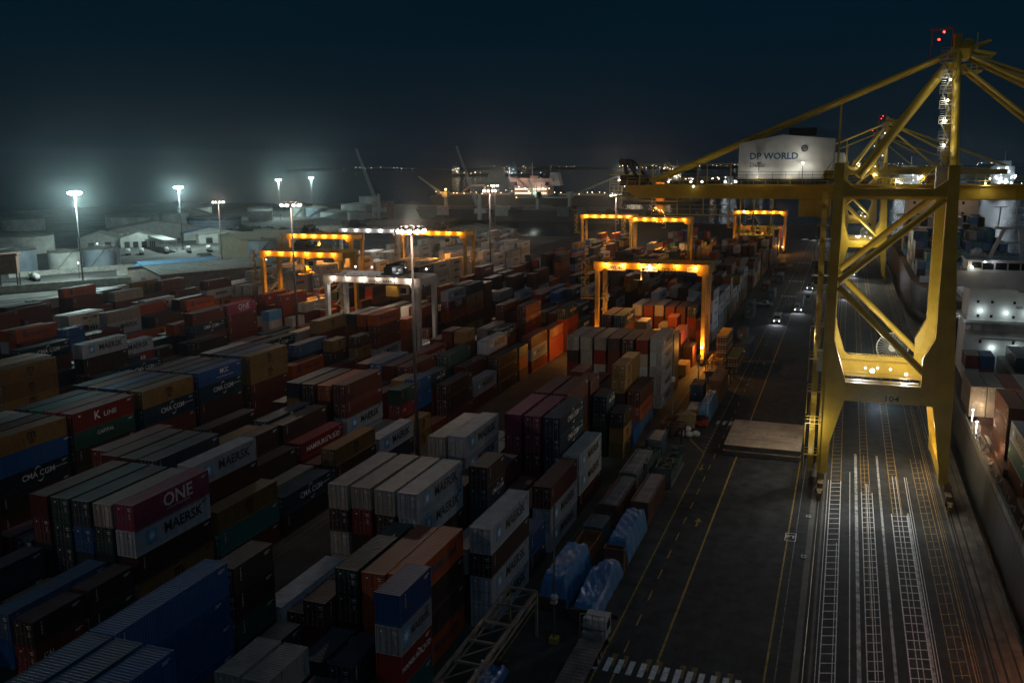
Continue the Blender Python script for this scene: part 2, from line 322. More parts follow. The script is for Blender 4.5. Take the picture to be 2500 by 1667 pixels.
def cbody(L, H, blank=False):
    k = (L, H)
    if k in MET: return MET[k]
    b = MB(); h = L / 2; w = 1.219; n = round(L / .29)
    for x in (-w, w - .12):
        for y in (-h, h - .16): b.box(x, x + .12, y, y + .16, 0, H)
        b.box(x, x + .12, -h + .16, h - .16, 0, .16); b.box(x + .03, x + .09, -h + .16, h - .16, H - .1, H - .003)
    for y in (-h, h - .12): b.box(-w + .12, w - .12, y, y + .12, 0, .14); b.box(-w + .12, w - .12, y, y + .12, H - .12, H - .002)
    corr(b, (w - .03, -h + .16, .16), (0, 1, 0), (0, 0, 1), n, .045, L - .32, H - .26)
    corr(b, (-w + .03, h - .16, .16), (0, -1, 0), (0, 0, 1), n, .045, L - .32, H - .26)
    corr(b, (w - .12, h - .05, .14), (-1, 0, 0), (0, 0, 1), 8, .05, 2 * w - .24, H - .26)
    corr(b, (-w + .06, -h + .12, H - .012), (0, 1, 0), (-1, 0, 0), round(L / .34), .03, L - .24, -(2 * w - .12))
    b.quad((-w + .1, h - .2, .1), (w - .1, h - .2, .1), (w - .1, -h + .1, .1), (-w + .1, -h + .1, .1))
    for x in (-w - .002, w - .16):
        for y in (-h - .002, h - .17):
            for z in (0, H - .118): b.box(x, x + .162, y, y + .175, z, z + .12)
    o = b.build('proto', pm('b')); me = o.data; bpy.data.objects.remove(o); MET[k] = me; return me
def cdoor(side, H):
    k = ('door', side, H)
    if k in MET: return MET[k]
    b = MB(); x0, x1 = (-1.09, -.012) if side < 0 else (.012, 1.09); y = .035
    b.box(x0, x1, y, y + .05, .15, H - .13)
    for i in range(5): b.box(x0 + .06, x1 - .06, y - .022, y, .24 + i * (H - .45) / 5, .24 + i * (H - .45) / 5 + (H - .45) / 5 * .62)
    for xx in (.25, .80):
        px = x0 + (x1 - x0) * xx; b.tube((px, y - .06, .08), (px, y - .06, H - .06), .026, n=6, mi=1)
        for zz in (.2, .75, 1.4, H - .3): b.box(px - .06, px + .06, y - .08, y - .02, zz, zz + .07, 1)
        b.box(px - .03, px + .32, y - .09, y - .06, 1.15 + .12 * (xx > .5), 1.2 + .12 * (xx > .5), 1)
    if side > 0:
        b.quad((x0 + .42, y - .026, H - .5), (x1 - .1, y - .026, H - .5), (x1 - .1, y - .026, H - .42), (x0 + .42, y - .026, H - .42), 2)
        b.quad((x0 + .5, y - .026, H - .7), (x1 - .14, y - .026, H - .7), (x1 - .14, y - .026, H - .63), (x0 + .5, y - .026, H - .63), 2)
        for i in range(4): b.quad((x0 + .55, y - .026, H - 1.1 - i * .14), (x1 - .3, y - .026, H - 1.1 - i * .14), (x1 - .3, y - .026, H - 1.06 - i * .14), (x0 + .55, y - .026, H - 1.06 - i * .14), 2)
    else:
        b.quad((x0 + .35, y - .026, H - .62), (x0 + .52, y - .026, H - .62), (x0 + .52, y - .026, H - .45), (x0 + .35, y - .026, H - .45), 2)
    o = b.build('proto', [pm('b'), stl, stk]); me = o.data; bpy.data.objects.remove(o); MET[k] = me; return me
def arcs(b, cx, cz, s, mi, x=.0):
    for sg, ox in ((1, -.1), (-1, .25)):
        p = [(cx + ox * s + t * s * .9, cz + sg * (s * .62 + .25 * s * (1 - (t * 2 - .2 * sg) ** 2 * 1.2))) for t in [-.5 + i / 8 for i in range(9)]]
        for i, ((a, z), (a2, z2)) in enumerate(zip(p, p[1:])):
            w = s * (.03 + .05 * math.sin(math.pi * (i + .5) / 8)); b.quad((x, a, z - w), (x, a2, z2 - w), (x, a2, z2 + w), (x, a, z + w), mi)
def clogo(st_, L, H):
    k = ('logo', st_, L > 8, H)
    if k in MET: return MET[k]
    b = MB(); lo = L > 8; x = 1.219 + .004; c = H * .55
    def T(txt, size, y, z, mi=0, sx_=1.0): b.text(txt, size, facing((x, y, z), '+x', sx_), mi)
    m = [wht]
    if st_ == 'A':
        m = [blk, blu, wht]; y0 = -3.6 if lo else -2.0
        b.quad((x, y0 - .85, c - .75), (x, y0 + .85, c - .75), (x, y0 + .85, c + .75), (x, y0 - .85, c + .75), 1)
        pts = []
        for i in range(14):
            r_ = .62 if i % 2 == 0 else .26; a = math.pi * i / 7 + math.pi / 2; pts.append((x + .004, y0 + r_ * math.cos(a), c + r_ * math.sin(a)))
        b.add(pts, [tuple(range(14))], 2); T('MAERSK', 1.65 if lo else 1.0, 1.5 if lo else .7, c, 0, 1.05)
    elif st_ in 'Cc':
        m = [blk if st_ == 'c' else wht]; T('CMA CGM', 1.15 if lo else .8, .6, c, 0, 1.05); arcs(b, .6, c, 1.2 if lo else .8, 0, x)
        if lo: T('shipping the future', .35, 4.3, c + .1)
    elif st_ == 'H':
        m = [navy, blu]; T('Hapag-Lloyd', 1.25 if lo else .7, 1.0, c, 0, 1.05); y0 = -3.5 if lo else -2.1; s = .75 if lo else .4
        b.add([(x, y0 - s * .8, c - s), (x, y0 + s * .5, c - s), (x, y0 + s * .8, c - s * .3), (x, y0 + s * .8, c + s), (x, y0 - s * .5, c + s), (x, y0 - s * .8, c + s * .3)], [(0, 1, 2, 3, 4, 5)], 0)
    elif st_ == 'M':
        m = [blk]; s = 1.0 if lo else .8
        T('m', 2.0 * s, 0.1, c + .38 * s, 0, 1.0); T('sc', 1.05 * s, .1, c - .55 * s, 0, 1.1)
    elif st_ == 'O': m = [pinkw]; T('ONE', 2.1 if lo else 1.2, .8, c + .1, 0, 1.1); T('OCEAN NETWORK EXPRESS', .3, .8, c - .85)
    elif st_ == 'S':
        T('HAMBURG', 1.1 if lo else .7, -1.6 if lo else -1, c - .1, 0, 1.15); T('SÜD', 1.1 if lo else .7, 3.9 if lo else 2, c - .1, 0, 1.1); y0 = 2.0 if lo else .7
        b.add([(x, y0 - .7, c + .5), (x, y0 - .2, c + .35), (x, y0 + .2, c - .1), (x, y0 + .8, c - .55), (x, y0 + .1, c - .3), (x, y0 - .2, c + .1), (x, y0 - .6, c + .35)], [tuple(range(7))], 0)
        b.add([(x, y0 - .5, c - .6), (x, y0 + .1, c), (x, y0 + .7, c + .3), (x, y0 + .15, c + .15)], [(0, 1, 2, 3)], 0)
    elif st_ == 'K': T('K', 1.7, -1.5, c, 0, 1.1); T('LINE', 1.0, 1.1, c - .15, 0, 1.3); b.quad((x, -5, H - .75), (x, -4.6, H - .75), (x, -4.6, H - .5), (x, -5, H - .5))
    elif st_ == 'P': T('CAPITAL', .75, 0, c + .1, 0, 1.15)
    elif st_ == 'G': T('MCC', 1.25, 1.0, c + .3, 0, .9); T('Your Intra-Asia Carrier', .42, 1.2, c - .65, 0, 1.2)
    elif st_ == 'R': T('CAI', .75, -3.6 if lo else -1.6, c, 0, 1)
    elif st_ in 'bdgnBtN':   # small vertical code marks near the corner
        yy = -h0(L) + 1.0
        for i, ch in enumerate('TEXU'): T(ch, .36, yy, H - .45 - i * .33)
    elif st_ == 'r':
        yy = -h0(L) + .9
        for i, ch in enumerate('TRIT'): T(ch, .34, yy, H - .45 - i * .33)
    else: return None
    for i, w in enumerate((.9, .6)): b.quad((x, h0(L) - 1.35, H - .45 - i * .16), (x, h0(L) - 1.35 + w, H - .45 - i * .16), (x, h0(L) - 1.35 + w, H - .37 - i * .16), (x, h0(L) - 1.35, H - .37 - i * .16), 0)
    o = b.build('proto', m); me = o.data; bpy.data.objects.remove(o); MET[k] = me; return me
def h0(L): return L / 2
# slots of the yard grid: column edges every 2.89 m, blocks every 35.05 m, 20-foot slots every 6.7 m
def SX(b_, k): return -33.15 - 35.05 * b_ - 2.89 * k
def SY(s): return 71.3 + 6.7 * s
LEN = {2: 6.058, 4: 12.19, 5: 13.72}
CAT = '''0 0 -1.2 2 btSAB|0 1 0 4 HddH|0 2 0 4 oooo|0 3 0 4 bddg|0 4 -.2 2 obb|0 6 0 4 nA|0 6 -3.2 5 BBBBB|0 6 -1.05 2 dggdd|0 3 -1 2 nn|0 2 -1 2 nn|0 5 -1.1 2 gg|0 5 -2.15 2 nd
0 4 -5.05 4 nnnNB|0 5 -5.05 4 nnnnN|0 6 -5.05 4 nnnnN|0 4 -2.2 2 nnw|0 3 -2.2 2 nnw|0 5 0 4 nb|0 2 -2.2 2 nd|0 1 -2.2 2 nd|0 1 -1 2 d
0 3 2 4 bbdAA|0 4 2 4 dwbdw|0 5 2 4 bwdSw|0 6 2 4 bwwdw|0 2 2 4 nn|0 1 2 4 ndw|0 0 1.9 4 AAdA|0 0 3.8 2 nB|0 2 3.95 2 gngCd|0 3 3.95 2 ngbb|0 4 3.95 2 nb|0 5 3.95 2 nbb
0 0 5 4 AAb|0 0 7 4 bAA|0 4 5 4 bbbAA|0 5 5 4 bnbww|0 1 5 4 bb|0 2 5 4 bb|0 3 5 4 bbb|0 6 5 4 bb|0 3 7 4 bbbOO|0 2 7 4 bbbOO|0 1 7 4 gnnCC|0 2 9 4 tbddb|0 3 9 4 nbddb|0 5 7 4 nn|0 6 7 4 nb
0 6 9 2 gg|0 5 9 4 nn|0 0 11 2 MMd|0 1 11 2 gggC|0 0 12.1 2 B|0 0 13 4 NHb|0 1 13 2 bbdMM|0 1 14 2 bbdMM|0 3 11.9 2 bbbbb|0 2 11 2 bbbbb|0 2 13 4 bbb|0 3 13.2 4 wdS|0 4 11 4 bbb|0 4 13 4 wbb|0 5 12 4 nb
0 0 16 4 AAAAA|0 1 16 4 ttAwS|0 2 16 4 bdbbd|0 3 16 4 bwbbd|0 4 16 4 wwwSw|0 5 16 4 wwwww|0 6 16 4 bSSdw|0 0 18 2 bCCCC|0 0 20.6 2 y|0 0 22 2 bb|0 1 20 2 bbbr|0 2 20 2 bbbr|0 3 20 2 bbbbM|0 5 20.2 4 bbbbC|0 6 20.2 4 bbbbb|0 4 20.2 4 bbb|0 1 18 2 bbb|0 2 18 2 bbd|0 3 18 2 bbdd|0 4 18 2 bb
0 3 24 2 bbw|0 2 23.6 2 bbbo|0 1 22 4 bbr|0 6 25.3 4 bbbw|0 5 25.4 4 bbbr|0 4 25.4 4 bbbw|0 3 25.4 4 bbbr|0 2 25.4 4 bbbb|0 1 25.4 4 bbSn|0 5 31 4 bbbw|0 4 31 4 bbbn|0 3 31 4 bbbw|0 6 28 2 bbw|0 0 27 4 bAAAb|0 0 29 4 nBAd|0 0 31 4 bnAA|0 4 28 4 bbd|0 5 28 4 bbw|0 3 28 4 bbb|0 0 25 4 rrb
1 0 0 4 bMdAO|1 1 0 4 nnngw|1 2 0 4 nnnBn|1 3 0 4 nnngg|1 4 0 4 nnnbb|1 5 0 4 nnn|1 6 0 4 bbb|1 5 -2 4 bb|1 6 -2 4 bbbn|1 4 -2 4 nnn|1 3 -1.1 2 ny|1 1 -2 4 gBN|1 0 -2 2 oRd|1 2 -2 4 nC|1 0 -1 2 ggd|1 4 -4 4 nn|1 3 -4 4 ntt|1 2 -4 4 bw|1 5 -4 4 nnn|1 6 -4 4 nnnn
1 0 2 4 btM|1 0 4 4 dC|1 1 4 4 bw|1 0 6 4 bdM|1 0 8 4 nA|1 2 6 4 bbS|1 3 6 4 bbbd|1 2 4 4 bbd|1 1 2 4 bbbbA|1 4 2 4 bbbbd|1 2 2 4 bbbb|1 3 2 4 bbbbn|1 3 4 4 bbbd|1 4 4 4 bbbM|1 6 5 4 bgCd|1 5 2 4 bbbbb|1 6 2.2 4 bbbbR|1 4 6 4 bbbC|1 5 6 4 bbn|1 1 6 4 nb|1 1 8 4 nn|1 5 4 4 bbb
1 2 8 4 gAAbb|1 3 8 4 bbbdo|1 4 8 4 bbnnd|1 5 8 4 bbbMn|1 6 8 2 dddd|1 1 10 2 bbRg|1 1 11 2 bdBB|1 2 11 2 bbbM|1 1 12 2 bbbC|1 0 10 2 MM|1 0 12 4 bdd|1 0 14 4 bA|1 0 16 4 ddd|1 1 16.2 4 bbbA|1 1 14.3 4 bbb|1 2 14 4 bbCg|1 3 12.2 4 bbbb|1 4 12.2 4 bbbb|1 5 12.2 4 bbbN|1 6 12.2 4 bbbb|1 4 14.1 4 bbbS|1 3 14.1 4 bbn|1 5 14.1 4 bbd
1 6 10.2 4 bbt|1 5 10.2 4 bbd|1 4 10.2 4 bbn|1 3 10.2 4 bbb|1 2 12.1 4 bbd|1 0 18 2 dHC|1 0 19.3 4 rAr|1 0 21.4 4 rrr|1 0 23.5 4 bbrC|1 1 27 4 CCC|1 3 25 4 bbM|1 2 25 4 bbr|1 2 23.3 2 bM|1 1 23.3 2 M|1 4 21.2 4 bbbbb|1 2 21.2 4 bbbbb|1 2 18.3 4 bbbC|1 3 16.3 2 bbbbM|1 4 16.3 2 bbMbb|1 5 16.3 4 bbbb|1 3 18.3 4 bbbw|1 4 18.3 4 bbb|1 5 27 4 bbbS|1 3 29 4 bbbC|1 2 30 4 bbHA|1 2 28 4 bbr|1 1 29.2 4 bb|1 5 24 4 bbb|1 0 25.6 4 rC|1 0 28 4 bb
2 0 4 4 bddPK|2 0 6.1 4 bbbCM|2 0 8.1 4 bddCG|2 0 10.3 4 bbbMM|2 1 13 4 bbH|2 0 2 4 bdCBM|2 2 6.1 4 bbbbB|2 1 6.1 4 bbbbd|2 3 6.1 4 bbbbb|2 4 6.1 4 bbbbn|2 3 4 4 bbbbn|2 2 4 4 bbbbt|2 1 4 4 bbbbR|2 1 2 4 bbbbb|2 2 2 4 bbbbn|2 3 2 4 bbbbw|2 1 8.1 4 bbbbn|2 2 8.1 4 bbbbb|2 3 8.1 4 bbbbb|2 4 8.1 4 bbbb|2 1 10.3 4 bbbbN|2 2 10.3 4 bbbbn|2 3 10.3 4 bbbbb
2 4 10.3 4 bbbt|2 3 16 4 bbbbM|2 5 16 4 bbbw|2 0 17.7 4 AAbbH|2 1 17.7 4 bbbbo|2 2 17.7 4 bbbbn|2 1 15.4 2 bbdM|2 0 16.3 2 bbMd|2 0 14.5 4 nb|2 2 14 4 bbCN|2 5 14 4 bbbC|2 4 14 4 bbb|2 4 22 4 bbbw|2 2 22 4 bbbw|2 1 22 4 bbbr|2 0 20 2 bbro|2 0 22 4 Ab|2 0 24 4 bbHOA|2 0 26.1 4 MbHMn|2 1 26.1 4 bbbbd|2 0 28.1 2 bbbbb|2 3 12.2 4 bbbn|2 4 12.2 4 bbd|2 1 24 4 bbb|2 0 33 4 bA
3 0 6.8 4 bbMMM|3 0 11 4 bbC|3 3 12.1 4 bbSA|3 1 10 4 bbddA|3 4 9 4 bbbbC|3 0 9 2 b|3 1 7 4 bbbby|3 2 7 4 bbbby|3 3 16 4 bbbCb|3 5 16 4 bbbH|3 3 18 4 bbbbO|3 4 18 2 bbM|3 0 17 4 bC|3 4 16 4 bbd|3 2 20 2 bbwL|3 4 21 4 bbbbR|3 2 21 4 bbbrR|3 2 23 4 nCbb|3 3 21 4 bbbb|3 0 14 4 nB|3 1 13 4 bb|3 0 19 4 bg|3 0 21 4 bb|3 1 19 4 bC
4 0 14 2 BbBB|4 1 14 2 bBB|4 3 13.1 4 bbHH|4 4 13.1 4 bbAH|4 5 16.3 4 cccc|4 6 16.3 4 cccc|4 2 16.9 4 wwAw|4 4 20 4 bwAA|4 5 20 4 bbbd|4 4 24 4 bbMAb|4 2 21 4 bbbd|4 1 24 4 bbr|4 0 17 4 bH|4 0 19 4 bH|4 1 19 4 bbd
5 2 20 4 bbbbH|5 1 20 4 bbbb|5 0 22 4 bbbw|5 3 19 4 bbbw|5 4 19 4 bbbw|5 4 25 4 bbMM|5 5 27 4 bbM|5 0 17 4 bbb|5 1 17 4 bbbb|5 2 17 4 bbbd|5 3 17 4 bbbb'''
CONT = []   # (x, y, z, L, H, style, block, column, slot, tier, tiers, rot)
OCC = []
def free(b_, k, y0, y1): return all(not (o[0] == b_ and o[1] == k and y0 < o[3] - .05 and y1 > o[2] + .05) for o in OCC)
def stack(b_, k, s, ln, styles, catalog=True):
    L = LEN[ln]; y0 = SY(s); OCC.append((b_, k, y0, y0 + L)); z = 0
    jit = [0, .04, -.05, .03, -.02]
    for i, st_ in enumerate(styles):
        H = 2.591 if (ln == 2 and st_ not in 'SAB') or (i * 7 + k * 3 + int(s)) % 5 < 2 else 2.896
        H = 2.896 if st_ in 'A' and ln == 4 else H
        CONT.append((SX(b_, k) - 1.219 + rnd.uniform(-.05, .05), y0 + L / 2 + rnd.uniform(-.06, .06), z, L, H, st_, b_, k, s, i + 1, len(styles), rnd.random() < (.25 if st_ not in 'A' else 0)))
        z += H + .012
for ent in CAT.replace('\n', '|').split('|'):
    a = ent.split()
    if a: stack(int(a[0]), int(a[1]), float(a[2]), int(a[3]), a[4])
POP = 'bbbbbbbdddrrrnnnggwwwAACCHMMooNBtORSy'
def fill(b_, s0, s1, hi, pop, pskip=.06, cols=7, aisle=0):
    for k in range(cols):
        s = s0
        while s < s1:
            ln = 4 if rnd.random() < .82 else 2
            if rnd.random() < pskip or not free(b_, k, SY(s), SY(s) + LEN[ln]): s += 1; continue
            base = hi[int((s - s0) // 2) % len(hi)]
            n = max(1, min(5, base + rnd.choice((-1, 0, 0, 0, 1))))
            if b_ == 0 and k == 0 and s < 26: s += 1; continue
            stack(b_, k, s, ln, ''.join(rnd.choice(pop) for _ in range(n)), False); s += 2.0 if ln == 4 else 1
fill(0, 1, 24, [1, 2, 1, 2], 'bbbdnng'); fill(0, 26, 41, [4, 4, 3, 5, 4], POP); fill(0, 44, 70, [4, 3, 5, 4, 5], 'bbbbddrrgnMowwCH', .12)
fill(1, -5, 24, [1, 2, 2, 1], 'bbbddnngr', .1); fill(1, 26, 68, [3, 4, 3, 2, 4], POP, .08)
fill(2, 0, 26, [2, 3, 2, 2], 'bbbbddnngrM', .06); fill(2, 28, 60, [3, 2, 4, 3], POP, .08)
fill(3, 4, 24, [3, 3, 2, 3], 'bbbbddnnrHMw', .06); fill(3, 26, 33, [3, 4], 'bbbrrdnHC'); fill(3, 33, 50, [4, 5, 4], 'cccccwA', .1)
fill(4, 10, 24, [2, 3, 3], 'bbbdnwrHB', .05); fill(4, 26, 45, [4, 4, 5, 3], 'cccccccw', .1)
fill(5, 14, 27, [3, 3, 2], 'bbbbdnMw', .1, 6)
fill(4, 46, 62, [3, 4], 'ccwww', .3)
# ship deck cargo is appended by the ship section before the objects are made
# ------------------------------------------------------------------ yard gantry cranes
ylw = mat('gantry_yellow_paint', (.50, .30, .045), .5, var=.3, scale=.5, streak=False); wgt = mat('gantry_white_paint', (.52, .50, .46), .5, var=.3, scale=.5)
dkm = mat('dark_machinery', (.035, .033, .032), .6, .3, var=.4); rub = mat('tyre_rubber', (.012, .012, .012), .85, var=.2); gls = mat('cab_glass', (.02, .03, .035), .08, var=0)
galv = mat('galvanised_steel', (.38, .38, .36), .5, .5, var=.3); signw = mat('sign_white', (.72, .70, .64), .6, var=.15)
em_w = emis('white_lamp_glass', WHITE, 25); em_s = emis('sodium_lamp_glass', (1, .55, .16), 9); em_r = emis('red_lamp_glass', (1, .03, .02), 25)
def rtg(name, xc, y0, paint, label, hz=22.6, lit=SOD, power=260, halfw=13.25, wb=8.2, near=True, trolley=-7, hoist=None, lights=6, full=True):
    r = empty(name, (xc, y0 + wb / 2, 0), 0, label, 'yard gantry crane', 'rubber tyred gantry cranes over the container blocks')
    h = wb / 2; lm = em_s if lit is SOD else em_w
    for sx_ in (-1, 1):
        for sy_ in (-1, 1):
            b = MB(); b.bar((sx_ * halfw, sy_ * h, 1.7), (sx_ * halfw, sy_ * h, hz), 1.15, .8, 0, (1, 0, 0), 1.5, 1.0); b.build('leg', paint, r)
            b = MB(); b.box(sx_ * halfw - .35, sx_ * halfw + .35, sy_ * (h - .4) - 1.3, sy_ * (h - .4) + 1.3, 1.25, 1.7, 0)
            bo = b.build('bogie', dkm, r)
            for o in (-.85, .85): w = MB().tube((sx_ * halfw - .3, sy_ * (h - .4) + o, .75), (sx_ * halfw + .3, sy_ * (h - .4) + o, .75), .75, n=14).build('wheel', rub, bo)
        b = MB(); b.box(sx_ * halfw - .5, sx_ * halfw + .5, -h + .8, h - .8, 1.9, 3.0); b.build('sill_beam', paint, r)
        b = MB(); b.box(sx_ * halfw - .55, sx_ * halfw + .55, -h + .51, h - .51, hz + .3, hz + 1.8); b.build('end_tie', paint, r)
    for sy_ in (-1, 1):
        b = MB(); y = sy_ * h
        b.prism([(-halfw - .9, hz + .4), (-halfw - .9, hz + 2.2), (halfw + .9, hz + 2.2), (halfw + .9, hz - .6), (halfw - 1.6, hz - .6), (halfw - 2.3, hz + .5), (-halfw + 1.8, hz + .5), (-halfw + .9, hz - .2), (-halfw - .4, hz - .2)], y - .5, y + .5)
        b.box(-halfw - .5, halfw + .5, y - .08, y + .08, hz + 2.2, hz + 2.36)
        gd = b.build('girder', paint, r)
        b = MB(); yy = y + sy_ * .75
        b.box(-halfw, halfw, min(y + sy_ * .5, y + sy_ * 1.3), max(y + sy_ * .5, y + sy_ * 1.3), hz + 2.2, hz + 2.26)
        b.rail([(-halfw, y + sy_ * 1.28, hz + 2.26), (halfw, y + sy_ * 1.28, hz + 2.26)], 1.0, 2.2, .06); b.build('walkway', dkm, gd)
    # trolley with machinery house, cab
    b = MB(); tx = trolley
    b.box(tx - 2.6, tx + 2.6, -h + .7, h - .7, hz + 2.5, hz + 3.0); b.box(tx - 2.0, tx + .4, -h + 1.2, h - 1.4, hz + 3.0, hz + 4.6); b.box(tx + .8, tx + 2.3, -1.2, 1.6, hz + 3, hz + 3.9)
    b.tube((tx - 1, -h + 1, hz + 5), (tx - 1, h - 1, hz + 5), .35, n=8); b.bar((tx + 1.6, -1, hz + 3.9), (tx + 2.6, -1, hz + 5.6), .12); b.rail([(tx - 2.6, -h + .7, hz + 3), (tx + 2.6, -h + .7, hz + 3)], 1, 1.3, .06)
    tr = b.build('trolley', dkm, r)
    b = MB(); b.box(tx + 2.7, tx + 4.4, -h + 1.0, -h + 2.7, hz - 2.3, hz - .1); b.build('operator_cab', wgt, tr)
    b = MB(); b.box(tx + 2.72, tx + 4.38, -h + .96, -h + .99, hz - 2.1, hz - .7); b.box(tx + 2.8, tx + 4.3, -h + 1.1, -h + 2.6, hz - 2.34, hz - 2.31); b.build('cab_window', gls, tr)
    # power house, cable reel and stair by one leg
    b = MB(); b.box(-halfw - 1.5, -halfw - .6, -2.1, 2.1, 3.1, 5.4); b.build('power_house', dkm, r)
    b = MB(); X = -halfw - 2.6
    for i in range(7):
        z0 = hz - 7 + i * 1.3; b.bar((X - (i % 2) * 1.0, -h, z0), (X - ((i + 1) % 2) * 1.0, -h, z0 + 1.3), .08, .5); b.box(X - 1.4, X + .4, -h - .4, -h + .4, z0 + 1.28, z0 + 1.33)
    for xx in (X - 1.4, X + .4): b.bar((xx, -h - .4, hz - 7.5), (xx, -h - .4, hz + 2.6), .08)
    b.rail([(X - 1.4, -h - .4, hz - 6.9), (X + 1.6, -h - .4, hz - 6.9)], 1, .8, .06); b.box(X - 1.6, X + 2.0, -h - .5, -h + .5, hz - 7.2, hz - 7.0); b.build('cable_festoon', paint, r)
    b = MB()
    for i in range(8):
        z0 = 3 + i * 1.9; s = 1 if i % 2 else -1; b.bar((-halfw + .9, -s * 1.9, z0), (-halfw + .9, s * 1.9, z0 + 1.9), .5, .12, 0, (0, 0, 1))
        b.box(-halfw + .6, -halfw + 1.3, s * 2.5 - .5, s * 2.5 + .5, z0 + 1.86, z0 + 1.92)
        b.bar((-halfw + 1.2, -s * 1.9, z0 + 1), (-halfw + 1.2, s * 1.9, z0 + 2.9), .06)
    b.build('stair', galv, r)
    b = MB(); n = lights
    for i in range(n):
        x = -halfw + 2.2 + i * (2 * halfw - 4.4) / max(1, n - 1); b.box(x - .3, x + .3, -h - 1.0, -h - .5, hz + 1.95, hz + 2.14, 0); b.box(x - .25, x + .25, -h - .95, -h - .6, hz + 1.88, hz + 1.95, 1)
    fl = b.build('floodlight', [dkm, lm], r)
    for i in range(n):
        x = -halfw + 2.2 + i * (2 * halfw - 4.4) / max(1, n - 1)
        lamp((xc + x, y0 - 1.15, hz + 1.6), power * rnd.uniform(.55, 1.3), lit, .15)
    lamp((xc, y0 + wb / 2, hz - .3), power * 26, lit, .4, 150, (xc, y0 + wb / 2, 0))
    if hoist:
        hx, hzz = hoist; b = MB()
        for a in (-1, 1):
            for c in (-2.4, 2.4): b.bar((tx + a, c * .4, hz + 2.6), (hx + a, c, hzz + 1), .05)
        b.build('hoist_rope', dkm, tr)
        b = MB(); b.box(hx - .9, hx + .9, -1.5, 1.5, hzz + .7, hzz + 1.5); b.box(hx - 1.2, hx + 1.2, -3.0, 3.0, hzz, hzz + .35); b.box(hx - .4, hx + .4, -.8, .8, hzz + 1.5, hzz + 2.3); b.build('spreader', ylw, tr)
    return r
SLAB = 'roadside'
r1 = rtg('yard_gantry_crane', -44.55, 221.5, ylw, 'amber-lit gantry crane over roadside block with TCT and load plates on beam', power=520, wb=8)
b = MB(); yf = -4.52
b.box(-10.6, -6.0, yf - .03, yf, 22.75, 24.2, 0); b.text('SWL 40T', 1.15, facing((-8.3, yf - .035, 23.45), '-y'), 1); b.box(-2.2, 1.9, yf - .03, yf, 22.75, 23.9, 0); b.tube((-1.6, yf - .034, 23.3), (-1.6, yf - .04, 23.3), .4, n=16, mi=1); b.text('DP WORLD', .6, facing((.4, yf - .035, 23.35), '-y'), 1)
b.box(9.0, 11.6, yf - .03, yf, 22.9, 24.1, 0); b.text('DPW', .8, facing((10.3, yf - .035, 23.5), '-y'), 1); b.text('TCT 07', 1.2, facing((4.6, yf - .01, 23.2), '-y'), 1)
b.build('load_sign', [signw, blk], r1)
b = MB(); b.tube((0, -4.9, 24.1), (0, -4.6, 24.1), .28, n=10); b.build('bright_lamp', em_w, r1); lamp((-44.55, 220.6, 24.0), 600, (1, .86, .6), .2)
b = MB(); b.tube((0, 0, 0), (0, 0, .5), .22, n=10); ob = b.build('leg_lamp', emis('bright_sodium_glass', (1, .68, .34), 60), r1); ob.location = (13.25, -5.2, 4.5)
lamp((-31.3, 219.6, 5.0), 3200, SOD, .2)
b = MB(); b.tube((0, 0, 0), (0, 0, .5), .22, n=10); ob = b.build('leg_lamp', em_s, r1); ob.location = (-13.9, -5.2, 4.5); lamp((-59.4, 219.8, 5.2), 3000, SOD, .2)
r2 = rtg('yard_gantry_crane', -114.65, 209, wgt, 'off white gantry crane with open cab and rail, over the third block', hz=18.4, lit=WARM, power=230, wb=9.5, trolley=5, hoist=None)
b = MB(); b.text('KONECRANES', 1.0, facing((3.2, -5.27, 19.4), '-y', 1.2), 0); b.box(-4.2, -1.6, -5.3, -5.26, 19.0, 20.1, 1); b.build('maker_lettering', [blk, signw], r2)
b = MB(); b.box(4.2, 7.4, -5, -2.6, 15.6, 18.4); b.build('hanging_cab', ylw, r2)
for x in (-9, -4, 6): lamp((-114.65 + x, 212, 22.2), 160, WHITE, .2)
b = MB();
for x in (-9, -4, 6, 12): b.ball((x, 3, 22), .22)
b.build('deck_lamp', em_w, r2); lamp((-125.5, 209.5, 17.6), 120, WHITE, .2)
rtg('yard_gantry_crane', -149.7, 231, ylw, 'amber-lit gantry crane over the fourth block, left of the grey mast', power=520, hz=22.0, trolley=-1, hoist=(-1, 17))
lamp((-155, 232, 6), 500, WARM, .2)
rtg('yard_gantry_crane', -184.75, 298, ylw, 'farthest left amber-lit gantry crane with dark machinery on top', power=800, hz=21.5, trolley=-6, hoist=(-8, 14))
rtg('yard_gantry_crane', -184.75, 336, wgt, 'white-lit gantry crane behind the leftmost amber pair', lit=WHITE, power=200, hz=21.0, trolley=-8, lights=5)
rtg('yard_gantry_crane', -149.7, 323, ylw, 'amber-lit gantry crane in the middle distance, behind the white gantry crane', power=800, hz=21.5, trolley=2)
rtg('yard_gantry_crane', -114.65, 458, ylw, 'distant amber gantry crane hoisting a pale container', power=900, hz=20.8, trolley=1, hoist=(-1, 9.5))
CONT.append((-115.65, 462.1, 6.4, 6.058, 2.591, 'w', 'hoist', 0, 0, 1, 1, False))
rtg('yard_gantry_crane', -79.6, 415, ylw, 'distant amber gantry crane with pale right legs, over the second block', power=800, hz=22.2, trolley=-2)
rtg('yard_gantry_crane', -44.55, 516, ylw, 'farthest amber gantry crane, beside the road with an empty spreader', power=900, hz=20.6, trolley=-9, hoist=(-10, 13))
for x, y in ((-57.8, 402), (-57.8, 512), (-31.5, 512)):
    pass
